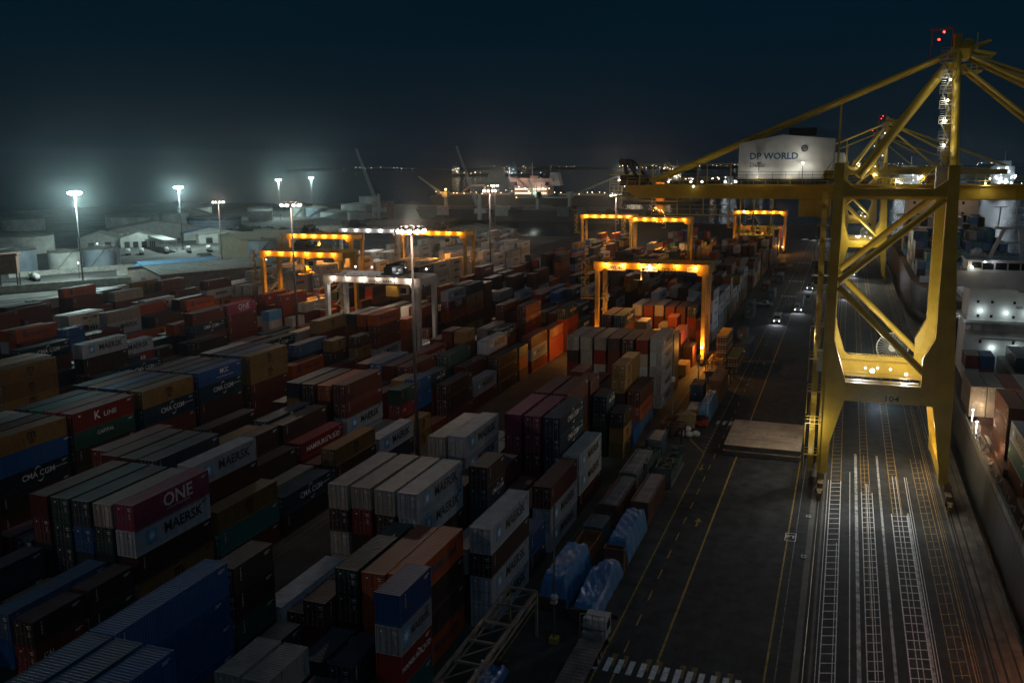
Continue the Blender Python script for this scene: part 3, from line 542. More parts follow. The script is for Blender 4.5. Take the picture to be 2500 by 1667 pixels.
for X, Y in ((-57.9, 510), (-31.2, 511)):
    lamp((X, Y, 4.5), 1500, SOD, .2)
    tag(MB().tube((0, 0, 0), (0, 0, 4.2), .08).ball((0, 0, 4.5), .35, 1).build('marker_lamp', [dkm, em_s], loc=(X, Y - 5.3, 0)), 'small amber lamp at the %s foot of the farthest amber gantry' % ('left' if X < -50 else 'right'), 'lamp', 'foot lamps')

# ------------------------------------------------------------------ light masts
mgal = mat('mast_steel', (.20, .19, .18), .5, .4, var=.3)
em_mast = emis('mast_lamp_glass', (1, .93, .80), 45); em_cool = emis('cool_mast_glass', (.74, 1, .96), 90)
def mast(x, y, h, label, power, cool=False, ring=2.0, n=9):
    r = empty('light_mast', (x, y, 0), 0, label, 'light mast', 'tall floodlight masts')
    b = MB(); b.tube((0, 0, 0), (0, 0, h - .6), .36, .17, n=12); b.tube((0, 0, 0), (0, 0, .35), 1.1, n=12); b.build('pole', mat('cool_mast_steel', (.05, .055, .055), .7) if cool else mgal, r, True)
    b = MB()
    for i in range(24):
        a = i * math.pi / 12; a2 = (i + 1) * math.pi / 12
        b.bar((ring * math.cos(a), ring * math.sin(a), h - .8), (ring * math.cos(a2), ring * math.sin(a2), h - .8), .08)
    for i in range(4):
        a = i * math.pi / 2; b.bar((0, 0, h - .8), (ring * math.cos(a), ring * math.sin(a), h - .8), .1)
    b.tube((0, 0, h - 1.6), (0, 0, h), .3, n=8); b.build('head_ring', dkm, r)
    b = MB(); c = MB()
    if cool:
        c.ball((0, 0, h), 3.0, n=16, m=8, sz=.30); c.build('lamp_head', em_cool, r)
    else:
        for i in range(n):
            a = i * 2 * math.pi / n; px, py = ring * math.cos(a), ring * math.sin(a)
            b.bar((px * .9, py * .9, h - .3), (px * 1.12, py * 1.12, h - .75), .62, .5); c.ball((px * 1.18, py * 1.18, h - .9), .40, n=8, m=5)
        b.build('lamp_housing', dkm, r); c.build('lamp_glass', em_mast, r)
    lamp((x, y, h + (.9 if not cool else -1.6)), power, COOL if cool else (1, .74, .58), .8)
    return r
mast(-301.7, 299.7, 38.4, 'tall mast with saucer lamp head beside the white tanks, the leftmost one', 190000, True)
mast(-372, 448, 36.8, 'tall mast with saucer lamp head behind the pale warehouse', 150000, True)
mast(-500, 740, 36, 'distant greenish mast, left one of the pair above the far tanks', 120000, True)
mast(-540, 860, 36, 'distant greenish mast, right one of the pair above the far tanks', 120000, True)
mast(-266, 346, 33.9, 'mast with cluster of warm lamps in front of the pale warehouse', 12000)
mast(-133, 201.7, 39.9, 'mast with a ring of warm lamps between third and fourth blocks', 9000)
mast(-63.5, 129, 39.6, 'nearest lamp mast with large bright lamp ring, in the middle of the yard', 8500, ring=1.7, n=10)
mast(-132, 338, 39.4, 'mast with warm lamp ring right of the middle amber gantry', 13000)
mast(-98, 407, 35.4, 'mast with lamp ring just left of the crane girder end', 14000)
mast(-215, 560, 36, 'small distant mast behind the nearest lamp ring', 20000)
mast(-150, 640, 38, 'small distant mast above the dark basin', 20000)
# masts of the same kind beyond the frame, behind the viewpoint
mast(-100, 12, 39, 'tall lamp mast in the yard behind the viewpoint, west one', 15000)
def thin_pole(x, y, h, knob, label):
    r = empty('camera_pole', (x, y, 0), 0, label, 'pole', 'thin roadside poles')
    MB().tube((0, 0, 0), (0, 0, h), .13, .09, n=8).build('shaft', mgal, r)
    b = MB(); b.ball((0, 0, knob), .42, n=10, m=6); b.box(-.3, .3, -.3, .3, knob - .6, knob - .3); b.build('camera_dome', wgt, r)
    MB().box(-.45, .45, -.45, .45, 0, .6).build('base_block', mat('hazard_yellow', (.45, .3, .04), .6), r)
thin_pole(-26.1, 83.7, 15.2, 5.0, 'thin pole with small dome by the blue tarpaulins, nearest the camera')
thin_pole(-27.5, 190, 11.5, 9.0, 'thin pole beside the flat rack stacks')
thin_pole(-29.3, 214, 14, 8.5, 'thin pole near the lit foot of the amber gantry')
thin_pole(-31.0, 330, 12, 10.5, 'thin pole at the roadside behind the white pickup')
thin_pole(-29, 168, 12, 9, 'thin pole between the roadside cargo and the yard lane')
# ------------------------------------------------------------------ ship to shore crane
qy = mat('quay_crane_yellow', (.46, .31, .03), .42, var=.25, scale=.35); qg = mat('crane_house_sheet', (.55, .55, .52), .5, var=.2, scale=.5)
em_f = emis('crane_floodlight_glass', WHITE, 70); em_y = emis('crane_warm_glass', (1, .85, .55), 60)
CL = (1, .93, .72)
def sts(name, dy, label, lights=True, num='104'):
    r = empty(name, (7, 149.5 + dy, 0), 0, label, 'quay crane', 'ship to shore cranes along the quay')
    X = lambda x: x - 7
    Y0, Y1 = -8.5, 8.5; xl, xw = X(-1.4), X(13.6)
    for y, nm in ((Y0, 'near'), (Y1, 'far')):
        for land in (1, 0):
            b = MB()
            if land:
                b.prism([(X(-2.1), 2.6), (X(-.7), 2.6), (X(-.5), 7.5), (X(1.15), 14), (X(1.15), 17), (X(-.75), 23.2), (X(-.7), 48.6), (X(-2.0), 48.6), (X(-2.1), 7.5)], y - .65, y + .65)
            else:
                b.prism([(X(14.7), 2.6), (X(15.9), 2.6), (X(15.7), 18), (X(14.3), 42.5), (X(14.2), 48.2), (X(12.8), 48.2), (X(12.85), 24), (X(11.4), 20.9), (X(11.4), 14.2), (X(13.2), 14), (X(14.6), 5)], y - .65, y + .65)
            lg = b.build('leg', qy, r)
            # bogies on the rail
            xx = X(-1.5) if land else X(15.95); b = MB()
            for s in (-1, 1):
                for k in (0, 1, 2):
                    yy = y + (s * (1.2 + k * 1.5) if s * (y) > 0 or True else 0)
                    b.tube((xx - .3, yy, .36), (xx + .3, yy, .36), .32, n=12, mi=1)
                    b.box(xx - .45, xx + .45, yy - .55, yy + .55, .5, 1.15, 0)
            b.box(xx - .4, xx + .4, y - 3.4, y + 3.4, 1.15, 1.8); b.box(xx - .5, xx + .5, y - 1.4, y + 1.4, 1.8, 2.7); b.box(xx - .25, xx + .25, y - 5.9, y - 4.7, .3, 1.1); b.box(xx - .6, xx - .42, y - 5, y + 5, .9, 1.6, 1)
            b.build('bogie', [mat('bogie_paint', (.20, .13, .05), .6, var=.5), dkm], lg)
        b = MB(); b.box(X(1.15), X(11.4), y - .6, y + .6, 14.05, 16.8); pb = b.build('portal_beam', qy, r)
        if nm == 'near':
            b = MB(); b.text(num, 1.15, facing((X(7.6), y - .61, 14.75), '-y', 1.25), 0); b.build('number', blk, pb)
        b = MB(); b.prism([(X(-.7), 43.9), (X(12.8), 43.9), (X(12.8), 46.2), (X(11.2), 45.0), (X(1.0), 45.0), (X(-.7), 46.2)], y - .45, y + .45); b.build('cross_beam', qy, r)
        b = MB(); b.tube((X(-.6), y, 31.6), (X(12.7), y, 43.6), .5, n=12); b.build('diagonal_brace', qy, r)
        b = MB(); b.tube((X(-.6), y, 30.8), (X(12.5), y, 18.0), .5, n=12); b.build('diagonal_brace', qy, r)
        b = MB(); b.tube((X(1.2), y * .82, 46.6), (X(13.2), y * .2, 63.5), .62, n=14); b.build('back_leg', qy, r)
        b = MB(); b.tube((xw, y * .9, 46), (X(13.3), y * .22, 64), .62, .5, n=14); b.build('mast_leg', qy, r)
        b = MB(); yg = y * .42; b.tube((X(-29.5), yg, 46.0), (X(12.8), y * .2, 63.8), .36, n=10); b.build('backstay', qy, r)
        b = MB()
        for (xe, ze) in ((34, 53.2), (58, 46.6)): b.tube((X(14.2), y * .2, 63.6), (X(xe), yg, ze if xe == 34 else 46.6), .3, n=8)
        b.tube((X(14.0), y * .2, 62.0), (X(33), yg, 46), .28, n=8); b.build('forestay', qy, r)
        b = MB(); b.box(X(-.3), X(11.2), y + .6 if y < 0 else y - 1.5, y + 1.5 if y < 0 else y - .6, 16.86, 16.94); b.rail([(X(-.6), y + (1.45 if y < 0 else -1.45), 16.94), (X(11.3), y + (1.45 if y < 0 else -1.45), 16.94)], 1.1, 1.3, .06); b.rail([(X(-.3), y - .55, 16.84), (X(11.2), y - .55, 16.84)], 1.0, 1.3, .06); b.build('walkway', qy, pb)
    # far portal frame: deep beam with rounded inner corners
    b = MB(); c0 = 17.7; b.prism([(X(-.7), 14.6), (X(13.3), 14.6), (X(14.3), 18.6), (X(14.3), 24), (X(13.0), 24), (X(12.6), 20.5), (X(12.1), 18.6), (X(11.3), c0), (X(1.4), c0), (X(.6), 18.5), (X(-.2), 21), (X(-.7), 24)], Y1 - .8, Y1 - .66); b.prism([(X(13.05), 24), (X(14.35), 24), (X(14.2), 42), (X(13.0), 42)], Y1 - .8, Y1 - .66); b.build('lit_portal_plate', qy, r)
    for x, nm in ((X(-1.35), 'land'), (X(15.2), 'water')):
        b = MB(); b.prism([(Y0 + .65, 2.8), (Y0 + .65, 5.6), (Y0 + 3.0, 4.6), (Y1 - 3.0, 4.6), (Y1 - .65, 5.6), (Y1 - .65, 2.8)], x - .4, x + .4, 'x'); b.build('sill_beam', qy, r)
        b = MB(); b.box(x - .7, x + .4, Y0 + .66, Y1 - .82, 43.6, 45.2) if nm == 'land' else b.box(X(12.95), X(14.1), Y0 + .66, Y1 - .82, 46.3, 47.8); b.build('portal_tie', qy, r)
        b = MB(); zt = 15.2; b.box(x - .35 - (1.2 if nm == 'water' else 0), x + .35 - (1.2 if nm == 'water' else 0), Y0 + .66, Y1 - .82, zt, zt + 1.5); b.build('portal_tie', qy, r)
    # girder and boom: twin boxes
    for y in (-3.6, 3.6):
        b = MB(); b.prism([(X(-31.2), 43.3), (X(12.3), 43.3), (X(12.3), 45.3), (X(-33.5), 45.3), (X(-33.5), 44.4)], y - .55, y + .55); b.build('girder', qy, r)
        b = MB(); b.box(X(12.9), X(58), y - .55, y + .55, 43.3, 45.3); b.box(X(14), X(22), y - .62, y - .56, 43.4, 45.25); b.build('boom', qy, r)
        b = MB(); yy = y + math.copysign(.56, y); y2 = y + math.copysign(1.5, y)
        b.box(X(-33), X(58), min(yy, y2), max(yy, y2), 45.3, 45.36); b.rail([(X(-33), y2, 45.36), (X(-3), y2, 45.36)], 1.1, 1.8, .06); b.rail([(X(0), y2, 45.36), (X(58), y2, 45.36)], 1.1, 2.2, .06)
        b.bar((X(-31), y2, 48.6), (X(-16.4), y2, 48.6), .12)
        for xx in (-31, -26.5, -22, -17): b.bar((X(xx), y2, 45.3), (X(xx), y2, 48.7), .16)
        b.build('girder_walkway', qy, r)
    b = MB()
    for xx in (-30, -22, -14, 0, 8, 24, 36, 48): b.box(X(xx) - .3, X(xx) + .3, -3.05, 3.05, 43.6, 44.6)
    b.build('girder_tie', qy, r)
    # machinery house with pitched sheet roof and lettering
    b = MB(); hx0, hx1, z0 = X(-16.0), X(-2.3), 46.3
    zt = 51.6; n = 62; prof = []
    for i in range(n + 1): prof.append(hx0 + (hx1 - hx0) * i / n)
    b.prism([(hx0, z0), (hx1, z0), (hx1, zt + .5), (X(-9.7), zt + 1.2), (hx0, zt)], -3.9, 3.9)
    for i in range(n):
        a = prof[i]; top = zt + 1.15 * (a - hx0) / (X(-9.7) - hx0) if a < X(-9.7) else zt + 1.15 - .65 * (a - X(-9.7)) / (hx1 - X(-9.7))
        b.box(a, a + (hx1 - hx0) / n * .5, -3.95, -3.9, z0 + .02, top)
    mh = b.build('machinery_house', qg, r)
    b = MB(); b.text('DP WORLD', 1.35, facing((X(-10.9), -3.97, 49.6), '-y', 1.0), 0); b.text('DP WORLD', 1.35, facing((X(-10.86), -3.968, 49.63), '-y', 1.0), 0); b.text('Dakar', .95, facing((X(-13.2), -3.97, 48.35), '-y', 1.0), 2)
    gx, gz = X(-6.5), 50.75
    for i in range(24):
        a, a2 = i * math.pi / 12, (i + 1) * math.pi / 12
        for r0, r1, m in ((.36, .5, 1),):
            b.quad((gx + r0 * math.cos(a), -3.97, gz + r0 * math.sin(a)), (gx + r1 * math.cos(a), -3.97, gz + r1 * math.sin(a)), (gx + r1 * math.cos(a2), -3.97, gz + r1 * math.sin(a2)), (gx + r0 * math.cos(a2), -3.97, gz + r0 * math.sin(a2)), m)
    for k in (-.22, 0, .22): b.bar((gx - .34, -3.975, gz - .22 + k), (gx + .34, -3.975, gz + .22 + k), .02, .1, 1)
    b.build('lettering', [mat('crane_house_blue', (.03, .09, .16), .5, var=0), mat('globe_dark', (.05, .05, .08), .5, var=0), mat('crane_house_grey', (.16, .17, .18), .5, var=0)], mh)
    b = MB(); b.rail([(hx0, -3.8, zt + .1), (X(-9.7), -3.8, zt + 1.3), (hx1, -3.8, zt + .6)], 1.0, 1.5, .05); b.rail([(hx0, 3.8, zt + .1), (X(-9.7), 3.8, zt + 1.3), (hx1, 3.8, zt + .6)], 1.0, 1.5, .05)
    b.box(X(-9), X(-5), -1.5, 1.5, zt + 1.1, zt + 2.2); b.build('roof_rail', dkm, mh)
    b = MB(); b.box(hx0 - .6, hx1 + 1, -5.2, 5.2, 46.1, 46.26); b.rail([(hx0 - .5, -5.1, 46.26), (hx1 + .9, -5.1, 46.26)], 1.1, 2.0, .06)
    for xx in (-14, -11, -8, -5): b.box(X(xx) - .1, X(xx) + 1.8, -5.0, -4.6, 45.5, 46.0)
    for xx in (-12.9, -6.6): b.bar((X(xx), -5.0, 46.2), (X(xx), -5.0, 48.6), .1); b.box(X(xx) - .3, X(xx) + .3, -5.1, -4.7, 48.6, 48.75)
    b.build('house_platform', dkm, mh)
    # rear end: sheave frames, cabin
    b = MB()
    for y in (-3, 3): b.bar((X(-33.3), y, 45), (X(-33.9), y, 49.3), .5, .5); b.bar((X(-33.6), y, 49), (X(-30.8), y, 45.3), .4, .35)
    b.box(X(-34.6), X(-31.5), -3.2, 3.2, 45.3, 46.9); b.tube((X(-34.4), -3.2, 49), (X(-34.4), 3.2, 49), .5, n=10); b.build('rear_sheave_frame', dkm, r)
    b = MB(); b.rail([(X(-36.2), -3.6, 43.6), (X(-32), -3.6, 43.6)], 1.6, .7, .07); b.rail([(X(-36.2), -3.6, 45.2), (X(-32), -3.6, 45.2)], .8, 1.4, .07); b.box(X(-36.2), X(-32), -3.8, 3.8, 43.4, 43.55); b.box(X(-36.2), X(-32.5), -3.8, 3.8, 46.9, 47.0); b.build('rear_platform', qy, r)
    # festoon basket under the girder and the trolley with its cab
    b = MB(); yb = -5.2
    b.rail([(X(-29), yb, 40.9), (X(-17), yb, 40.9)], 1.5, 2.0, .08); b.rail([(X(-29), yb, 40.9), (X(-29), yb + 3, 40.9)], 1.5, 2.0, .08); b.box(X(-29), X(-15.5), yb, yb + 1.4, 40.75, 40.88)
    for xx in (-29, -25, -21, -17): b.bar((X(xx), yb, 40.9), (X(xx), yb, 43.4), .14)
    b.box(X(-15.6), X(-10.8), yb + .2, yb + 2.6, 37.7, 37.85); b.rail([(X(-15.6), yb + .2, 37.85), (X(-10.8), yb + .2, 37.85)], 1.2, .8, .08); b.rail([(X(-15.6), yb + 2.5, 37.85), (X(-10.8), yb + 2.5, 37.85)], 1.2, .8, .08)
    for xx in (-15.4, -13.4, -11): b.bar((X(xx), yb + .5, 37.8), (X(xx) + (.4 if xx > -12 else 0), yb + .5, 43.4), .16)
    b.bar((X(-13.2), yb + .5, 40.8), (X(-11.4), yb + .5, 37.9), .5, .1); b.build('hanging_basket', qy, r)
    b = MB(); b.box(X(16), X(20.5), -2.9, 2.9, 43.4, 44.6); b.box(X(-7), X(-2.5), -2.9, 2.9, 40.6, 43.2); b.build('trolley', mat('trolley_paint', (.30, .20, .04), .5, var=.4), r)
    b = MB(); b.tube((X(3), Y1 - 2.2, 19.5), (X(3), Y1 - 1.9, 19.5), .2, n=8)
    c = MB(); n = 28
    for i in range(n):
        a, a2 = 2 * math.pi * i / n, 2 * math.pi * (i + 1) / n; cx, cz, rr = X(8.2), 18.8, 2.4
        c.bar((cx + rr * math.cos(a), Y1 + 1.6, cz + rr * math.sin(a)), (cx + rr * math.cos(a2), Y1 + 1.6, cz + rr * math.sin(a2)), .12); c.bar((cx + .5 * math.cos(a), Y1 + 1.6, cz + .5 * math.sin(a)), (cx + rr * math.cos(a), Y1 + 1.6, cz + rr * math.sin(a)), .05)
    c.tube((X(8.2), Y1 + 1.2, 18.8), (X(8.2), Y1 + 2, 18.8), .6, n=12); c.build('cable_reel', galv, r)
    # stairs up the landside near leg and up the mast
    b = MB(); sxx = X(-3.1)
    for i in range(17):
        z0_ = 3 + i * 2.45; s = 1 if i % 2 else -1; ya, yb2 = Y0 + .3 - s * 1.0, Y0 + .3 + s * 1.0
        b.bar((sxx, ya, z0_), (sxx, yb2, z0_ + 2.4), .75, .08); b.bar((sxx - .42, ya, z0_ + 1), (sxx - .42, yb2, z0_ + 3.4), .06)
        if i % 2 == 0:
            b.box(sxx - 1.0, sxx + .9, Y0 - 1.3, Y0 - .7, z0_ + 2.38, z0_ + 2.44); b.rail([(sxx - 1.0, Y0 - 1.3, z0_ + 2.44), (sxx + .9, Y0 - 1.3, z0_ + 2.44)], 1.1, .65, .07)
            b.bar((sxx - 1, Y0 - 1.3, z0_ - 1), (sxx - 1, Y0 - 1.3, z0_ + 3.5), .07)
            for j in range(7): b.bar((sxx - .4, Y0 - 1.2, z0_ + j * .34), (sxx + .4, Y0 - 1.2, z0_ + j * .34), .06)
    for i in range(3): b.bar((sxx + .95, Y0 - 1.2, 3 + i * 14), (sxx + .95, Y0 - 1.2, 17 + i * 14), .1)
    b.build('leg_stair', qy, r)
    b = MB(); b.box(X(-3.0), X(-2.15), Y0 - .6, Y0 + 1.0, 18.2, 21.3); b.build('control_cabinet', qg, r)
    b = MB()
    for i in range(8):
        z0_ = 47.5 + i * 2.1; f = (z0_ - 46) / 18; mxx = xw - .15 * f - 1.5; yy = Y0 * (.9 - .68 * f) - .3; s = 1 if i % 2 else -1
        b.box(mxx - .8, mxx + .8, yy - .6, yy + .5, z0_, z0_ + .06); b.rail([(mxx - .8, yy - .6, z0_), (mxx + .8, yy - .6, z0_)], 1.05, .8, .06)
        b.bar((mxx - .5 * s, yy - .1, z0_), (mxx + .5 * s, yy + .1, z0_ + 2.1), .6, .08)
        for j in range(6): b.bar((mxx - .7, yy - .62, z0_ + .2 + j * .3), (mxx - .1, yy - .62, z0_ + .2 + j * .3), .05)
    b.build('mast_stair', galv, r)
    b = MB(); b.box(X(12.3), X(14.9), -2.3, 2.3, 62.8, 64.2); b.box(X(12.8), X(13.8), -1.2, 1.2, 64.2, 66.3); b.box(X(14.4), X(16.6), -2, 2, 61.0, 61.25)
    for y in (-1.6, 1.6): b.tube((X(14.6), y, 64.8), (X(14.6), y + .3, 64.8), .8, n=12); b.bar((X(15), y, 64.0), (X(18.2), y, 63.3), .5, .4); b.bar((X(15), y, 64.5), (X(17.5), y, 65.2), .3, .3)
    b.rail([(X(11.2), -2.2, 63.4), (X(15.8), -2.2, 63.4)], 1.0, .8, .06); b.rail([(X(12.2), -2.4, 61.0), (X(16.6), -2.4, 61.0)], 1.0, .8, .06); b.bar((X(15.7), -1.8, 64), (X(15.7), -1.8, 66.3), .1); b.build('mast_head', qy, r)
    b = MB()
    for xx in (9.9, 12.6): b.bar((X(xx), -1.4, 62.6), (X(xx), -1.4, 67.0), .16 if xx < 12 else .2)
    b.bar((X(9.6), -1.4, 67.0), (X(12.7), -1.4, 67.1), .24); b.bar((X(9.9), -1.4, 63), (X(12.5), -1.4, 63.4), .12); b.build('aviation_frame', mat('red_frame_paint', (.35, .06, .03), .5, var=.2), r)
    b = MB(); b.ball((X(11.4), -1.5, 66.6), .16); b.ball((X(10.8), -1.5, 65.6), .16); b.build('red_warning_lamp', em_r, r)
    b = MB(); b.bar((X(-1.7), -3.6, 48.6), (X(-1.7), -3.2, 57.0), .3); b.build('stay_strut', qy, r)
    b = MB(); pts = [(X(0.2), 46.3), (X(4.4), 45.2)]
    b.bar((X(1.2), -6.2, 48.8), (X(4.4), -6.2, 45.4), .8, .1); b.rail([(X(1.2), -6.6, 48.8), (X(4.4), -6.6, 45.4)], 1.0, 1, .06); b.bar((X(12), -6.2, 48.8), (X(9.2), -6.2, 45.4), .8, .1); b.rail([(X(9.2), -6.6, 45.4), (X(12), -6.6, 48.8)], 1.0, 1, .06)
    b.rail([(X(4.4), -6.4, 45.2), (X(9.2), -6.4, 45.2)], 1.1, .6, .06); b.box(X(4.2), X(9.4), -6.6, -5.8, 45.05, 45.15); b.box(X(-3.6), X(-2.2), -5, -4, 46.3, 47.5); b.bar((X(-4), -5, 46.4), (X(-2.2), -5, 49.2), .7, .1); b.build('bridge_stair', qy, r)
    b = MB(); b.box(X(11.3), X(12.75), -7.7, -6.4, 44.9, 48.0); b.build('lift_cabin', qg, r)
    # its lamps
    L = [(X(4.9), -5.0, 17.9, .34, 260), (X(3.9), -5.0, 18.3, .16, 60), (X(5.6), -5.0, 18.4, .16, 60), (X(7.4), -5.0, 18.3, .16, 60), (X(9.6), -5.0, 17.7, .22, 90)]
    b = MB()
    for (x, y, z, s, p) in L: b.ball((x, y, z), s)
    for xx in (-26.5, -23.0, -22.6, -21.3, -17.8, -16.2): b.ball((X(xx), -5.0, 45.9 if xx != -22.6 else 45.2), .17)
    for (x, y, z) in ((X(12.4), -4.8, 59.8), (X(12.2), -5.6, 57.0), (X(12.1), -6.2, 54.2), (X(12.0), -7.2, 50.9), (X(3.4), -6.3, 46.9), (X(9.6), -6.3, 46.6), (X(6.4), -6.3, 45.9), (X(-14.8), -5, 41.4)): b.ball((x, y, z), .16)
    b.build('floodlight', em_f, r)
    if lights:
        gx = 0; ox, oy = 7, 149.5 + dy
        lamp((3.2, oy - 1.5, 19.6), 3000, CL, .3); lamp((9.8, oy - 1.5, 19.6), 3000, CL, .3)
        lamp((6, oy - 9.3, 13.6), 5200, (.86, .95, 1), .4, 118, (5, oy - 40, 0), .8)
        lamp((6, oy, 13.0), 3000, (.95, .97, .9), .4, 130, (6, oy - 4, 0), .8)
        lamp((-6.6, oy - 5.3, 48.6), 260, (1, .95, .82), .2); lamp((-12.9, oy - 5.6, 46.9), 130, (1, .95, .82), .2); lamp((-8.5, oy - 5.6, 46.9), 90, (1, .95, .82), .2)
        for xx in (-23, -17.6): lamp((xx, oy - 5.0, 45.9), 70, CL, .2)
        for zz, yy in ((59.8, -4.8), (57, -5.6), (54.2, -6.2), (50.9, -7.2)): lamp((12.0, oy + yy - .4, zz), 110, CL, .15)
        for x, z in ((3.4, 46.9), (9.6, 46.4), (6.4, 46)): lamp((x, oy - 6.8, z), 90, CL, .15)
        lamp((18, oy - 5.2, 45.5), 260, CL, .2); lamp((-3.6, oy - 7.5, 24), 330, CL, .2); lamp((-3.4, oy - 11.5, 10), 420, (1, .9, .66), .2); lamp((12.8, oy + 2, 8), 1600, (1, .66, .3), .2)
        lamp((-13.5, oy - 4, 41), 300, CL, .2)
    return r
sts('quay_crane', 0, 'nearest yellow quay crane with white lettered machinery house and lit portal')
sts('quay_crane', 262, 'second yellow quay crane, seen through the legs of the nearest one', lights=False, num='103')
lamp((6, 398, 20), 5200, CL, .3); lamp((6, 394, 13), 6000, (1, .93, .8), .4, 120, (5, 385, 0)); lamp((4, 406, 47), 2400, CL, .3); lamp((12, 400, 56), 900, CL, .3)
sts('quay_crane', 420, 'farthest yellow quay crane, a small shape at the end of the quay', lights=False, num='102')
lamp((6, 560, 20), 3000, CL, .3); lamp((6, 555, 46), 2000, WHITE, .3); lamp((6, 520, 14), 7000, (1, .85, .6), .4, 130, (4, 515, 0))
# ------------------------------------------------------------------ the near ship at berth
hullm = mat('ship_hull_slate', (.055, .062, .070), .5, var=.4, scale=.25, streak=True); wsh = mat('ship_white_paint', (.52, .54, .54), .5, var=.2, scale=.3)
deckm = mat('ship_deck_paint', (.10, .045, .035), .7, var=.5); redp = mat('red_pipe_paint', (.30, .05, .03), .6)
win = mat('ship_window_dark', (.015, .018, .02), .15, var=0); em_deck = emis('ship_deck_lamp_glass', (.85, 1, .95), 40)
def hull(b, x0, x1, y0, y1, zd, bow=None, mi=0, flare=1.5):
    xc = (x0 + x1) / 2; out = [(x0, y0), (x1, y0), (x1, y1), (x0, y1)]
    n = 26; ring0 = []; ring1 = []
    def prof(t, w):    # half width along the length
        if bow == 'far': f = 1 - max(0, (t - .72) / .28) ** 2.2
        elif bow == 'near': f = 1 - max(0, (.28 - t) / .28) ** 2.2
        else: f = 1
        return w * max(.02, f)
    for zz, fl in ((-3, 0), (2, .0), (zd, flare)):
        row = []
        for i in range(n + 1):
            t = i / n; y = y0 + (y1 - y0) * t; w = (x1 - x0) / 2
            if fl == 0 and bow: w *= (1 - .25 * (max(0, (t - .7) / .3) if bow == 'far' else max(0, (.3 - t) / .3)))
            row.append((xc - prof(t, w), y, zz, xc + prof(t, w)))
        ring0.append(row)
    for a, c in zip(ring0, ring0[1:]):
        for i in range(n):
            b.quad((a[i][0], a[i][1], a[i][2]), (c[i][0], c[i][1], c[i][2]), (c[i + 1][0], c[i + 1][1], c[i + 1][2]), (a[i + 1][0], a[i + 1][1], a[i + 1][2]), mi)
            b.quad((a[i][3], a[i][1], a[i][2]), (a[i + 1][3], a[i + 1][1], a[i + 1][2]), (c[i + 1][3], c[i + 1][1], c[i + 1][2]), (c[i][3], c[i][1], c[i][2]), mi)
    for e in (0, n):
        for a, c in zip(ring0, ring0[1:]): b.quad((a[e][0], a[e][1], a[e][2]), (a[e][3], a[e][1], a[e][2]), (c[e][3], c[e][1], c[e][2]), (c[e][0], c[e][1], c[e][2]), mi)
    t = ring0[-1]
    for i in range(n): b.quad((t[i][0], t[i][1], zd), (t[i][3], t[i][1], zd), (t[i + 1][3], t[i + 1][1], zd), (t[i + 1][0], t[i + 1][1], zd), mi + 1)
sp = empty('container_ship', (34, 150, -2), 0, 'container ship alongside at right with white lettered deckhouse', 'ship')
sp_z = lambda o: setattr(o, 'location', (o.location.x - 34, o.location.y - 150, o.location.z + 2))
def part(b, name, mats, parent=sp, base=(34, 150, -2), smooth=False):
    if parent is sp or parent.parent is None: pass
    b.v = [(p[0] - base[0], p[1] - base[1], p[2] - base[2]) for p in b.v]
    return b.build(name, mats, parent, smooth)
b = MB(); hull(b, 20.6, 49, 20, 236, 5.2); part(b, 'hull', [hullm, deckm])
b = MB(); b.box(20.7, 20.86, 20, 200, 5.2, 6.3); b.rail([(20.75, 40, 6.25), (20.75, 200, 6.25)], .6, 2.0, .06)
for y in range(44, 198, 8): b.box(20.85, 21.3, y, y + .2, 5.2, 6.4)
part(b, 'bulwark', mat('bulwark_paint', (.12, .13, .13), .6, var=.5))
b = MB()
for y0_ in range(96, 165, 2):
    b.bar((21.1 + rnd.random() * .3, y0_, 5.3), (21.6 + rnd.random() * .6, y0_ + rnd.random() * 2, 5.6 + rnd.random()), .12 + rnd.random() * .2, .1)
for k in range(4): b.tube((21.2 + k * .16, 100, 5.5 + .1 * (k % 2)), (21.2 + k * .16, 160, 5.5 + .1 * (k % 2)), .06, n=6)
b.box(21.1, 22.4, 160.5, 163, 5.2, 6.6); b.box(22.6, 23.2, 150, 158, 5.3, 5.7); part(b, 'deck_gear', mat('worn_deck_gear', (.28, .25, .20), .6, var=.6, scale=2))
b = MB()
for i, y0_ in enumerate((60, 88, 112, 136, 164)): b = MB(); b.box(22.6, 48, y0_ + 2.4, y0_ + 15 if i < 4 else y0_ + 15.5, 5.2, 6.35); part(b, 'hatch_coaming', deckm)
# deckhouse (front faces the camera, white, tiers of small windows)
b = MB(); Yd = 205
b.box(24.0, 47, Yd, Yd + 12, 5.2, 16.4); b.box(23.6, 47.4, Yd - .6, Yd + 12.5, 16.4, 17.0); b.box(24.3, 46.5, Yd + .2, Yd + 11, 17.0, 25.9)
dh = part(b, 'deckhouse', wsh)
b = MB(); b.prism([(21.4, 24.3), (21.4, 27.0), (49, 27.0), (49, 24.3), (46.5, 23.4), (24.0, 23.4)], Yd - 1.2, Yd + 8); b.box(23.4, 47, Yd - 1.0, Yd + 7.6, 27.0, 29.0); b.box(23.0, 47.6, Yd - 1.5, Yd + 8, 29.0, 29.3); br = part(b, 'bridge', wsh)
b = MB()
for i in range(9): b.box(26.1 + i * 2.3, 28.1 + i * 2.3, Yd - 1.06, Yd - 1.0, 27.35, 28.7)
b.box(24.1, 25.9, Yd - 1.06, Yd - 1.0, 27.6, 28.8); part(b, 'bridge_window', win)
k = 0
for z in (24.6, 21.6, 18.7):
    for x in (25.8 + .2 * k, 28.6, 32.6, 36.5, 40.5): b = MB(); b.box(x - .25, x + .25, Yd + .14, Yd + .2, z - 1.2, z - .65); o = part(b, 'window', win, dh)
    k += 1
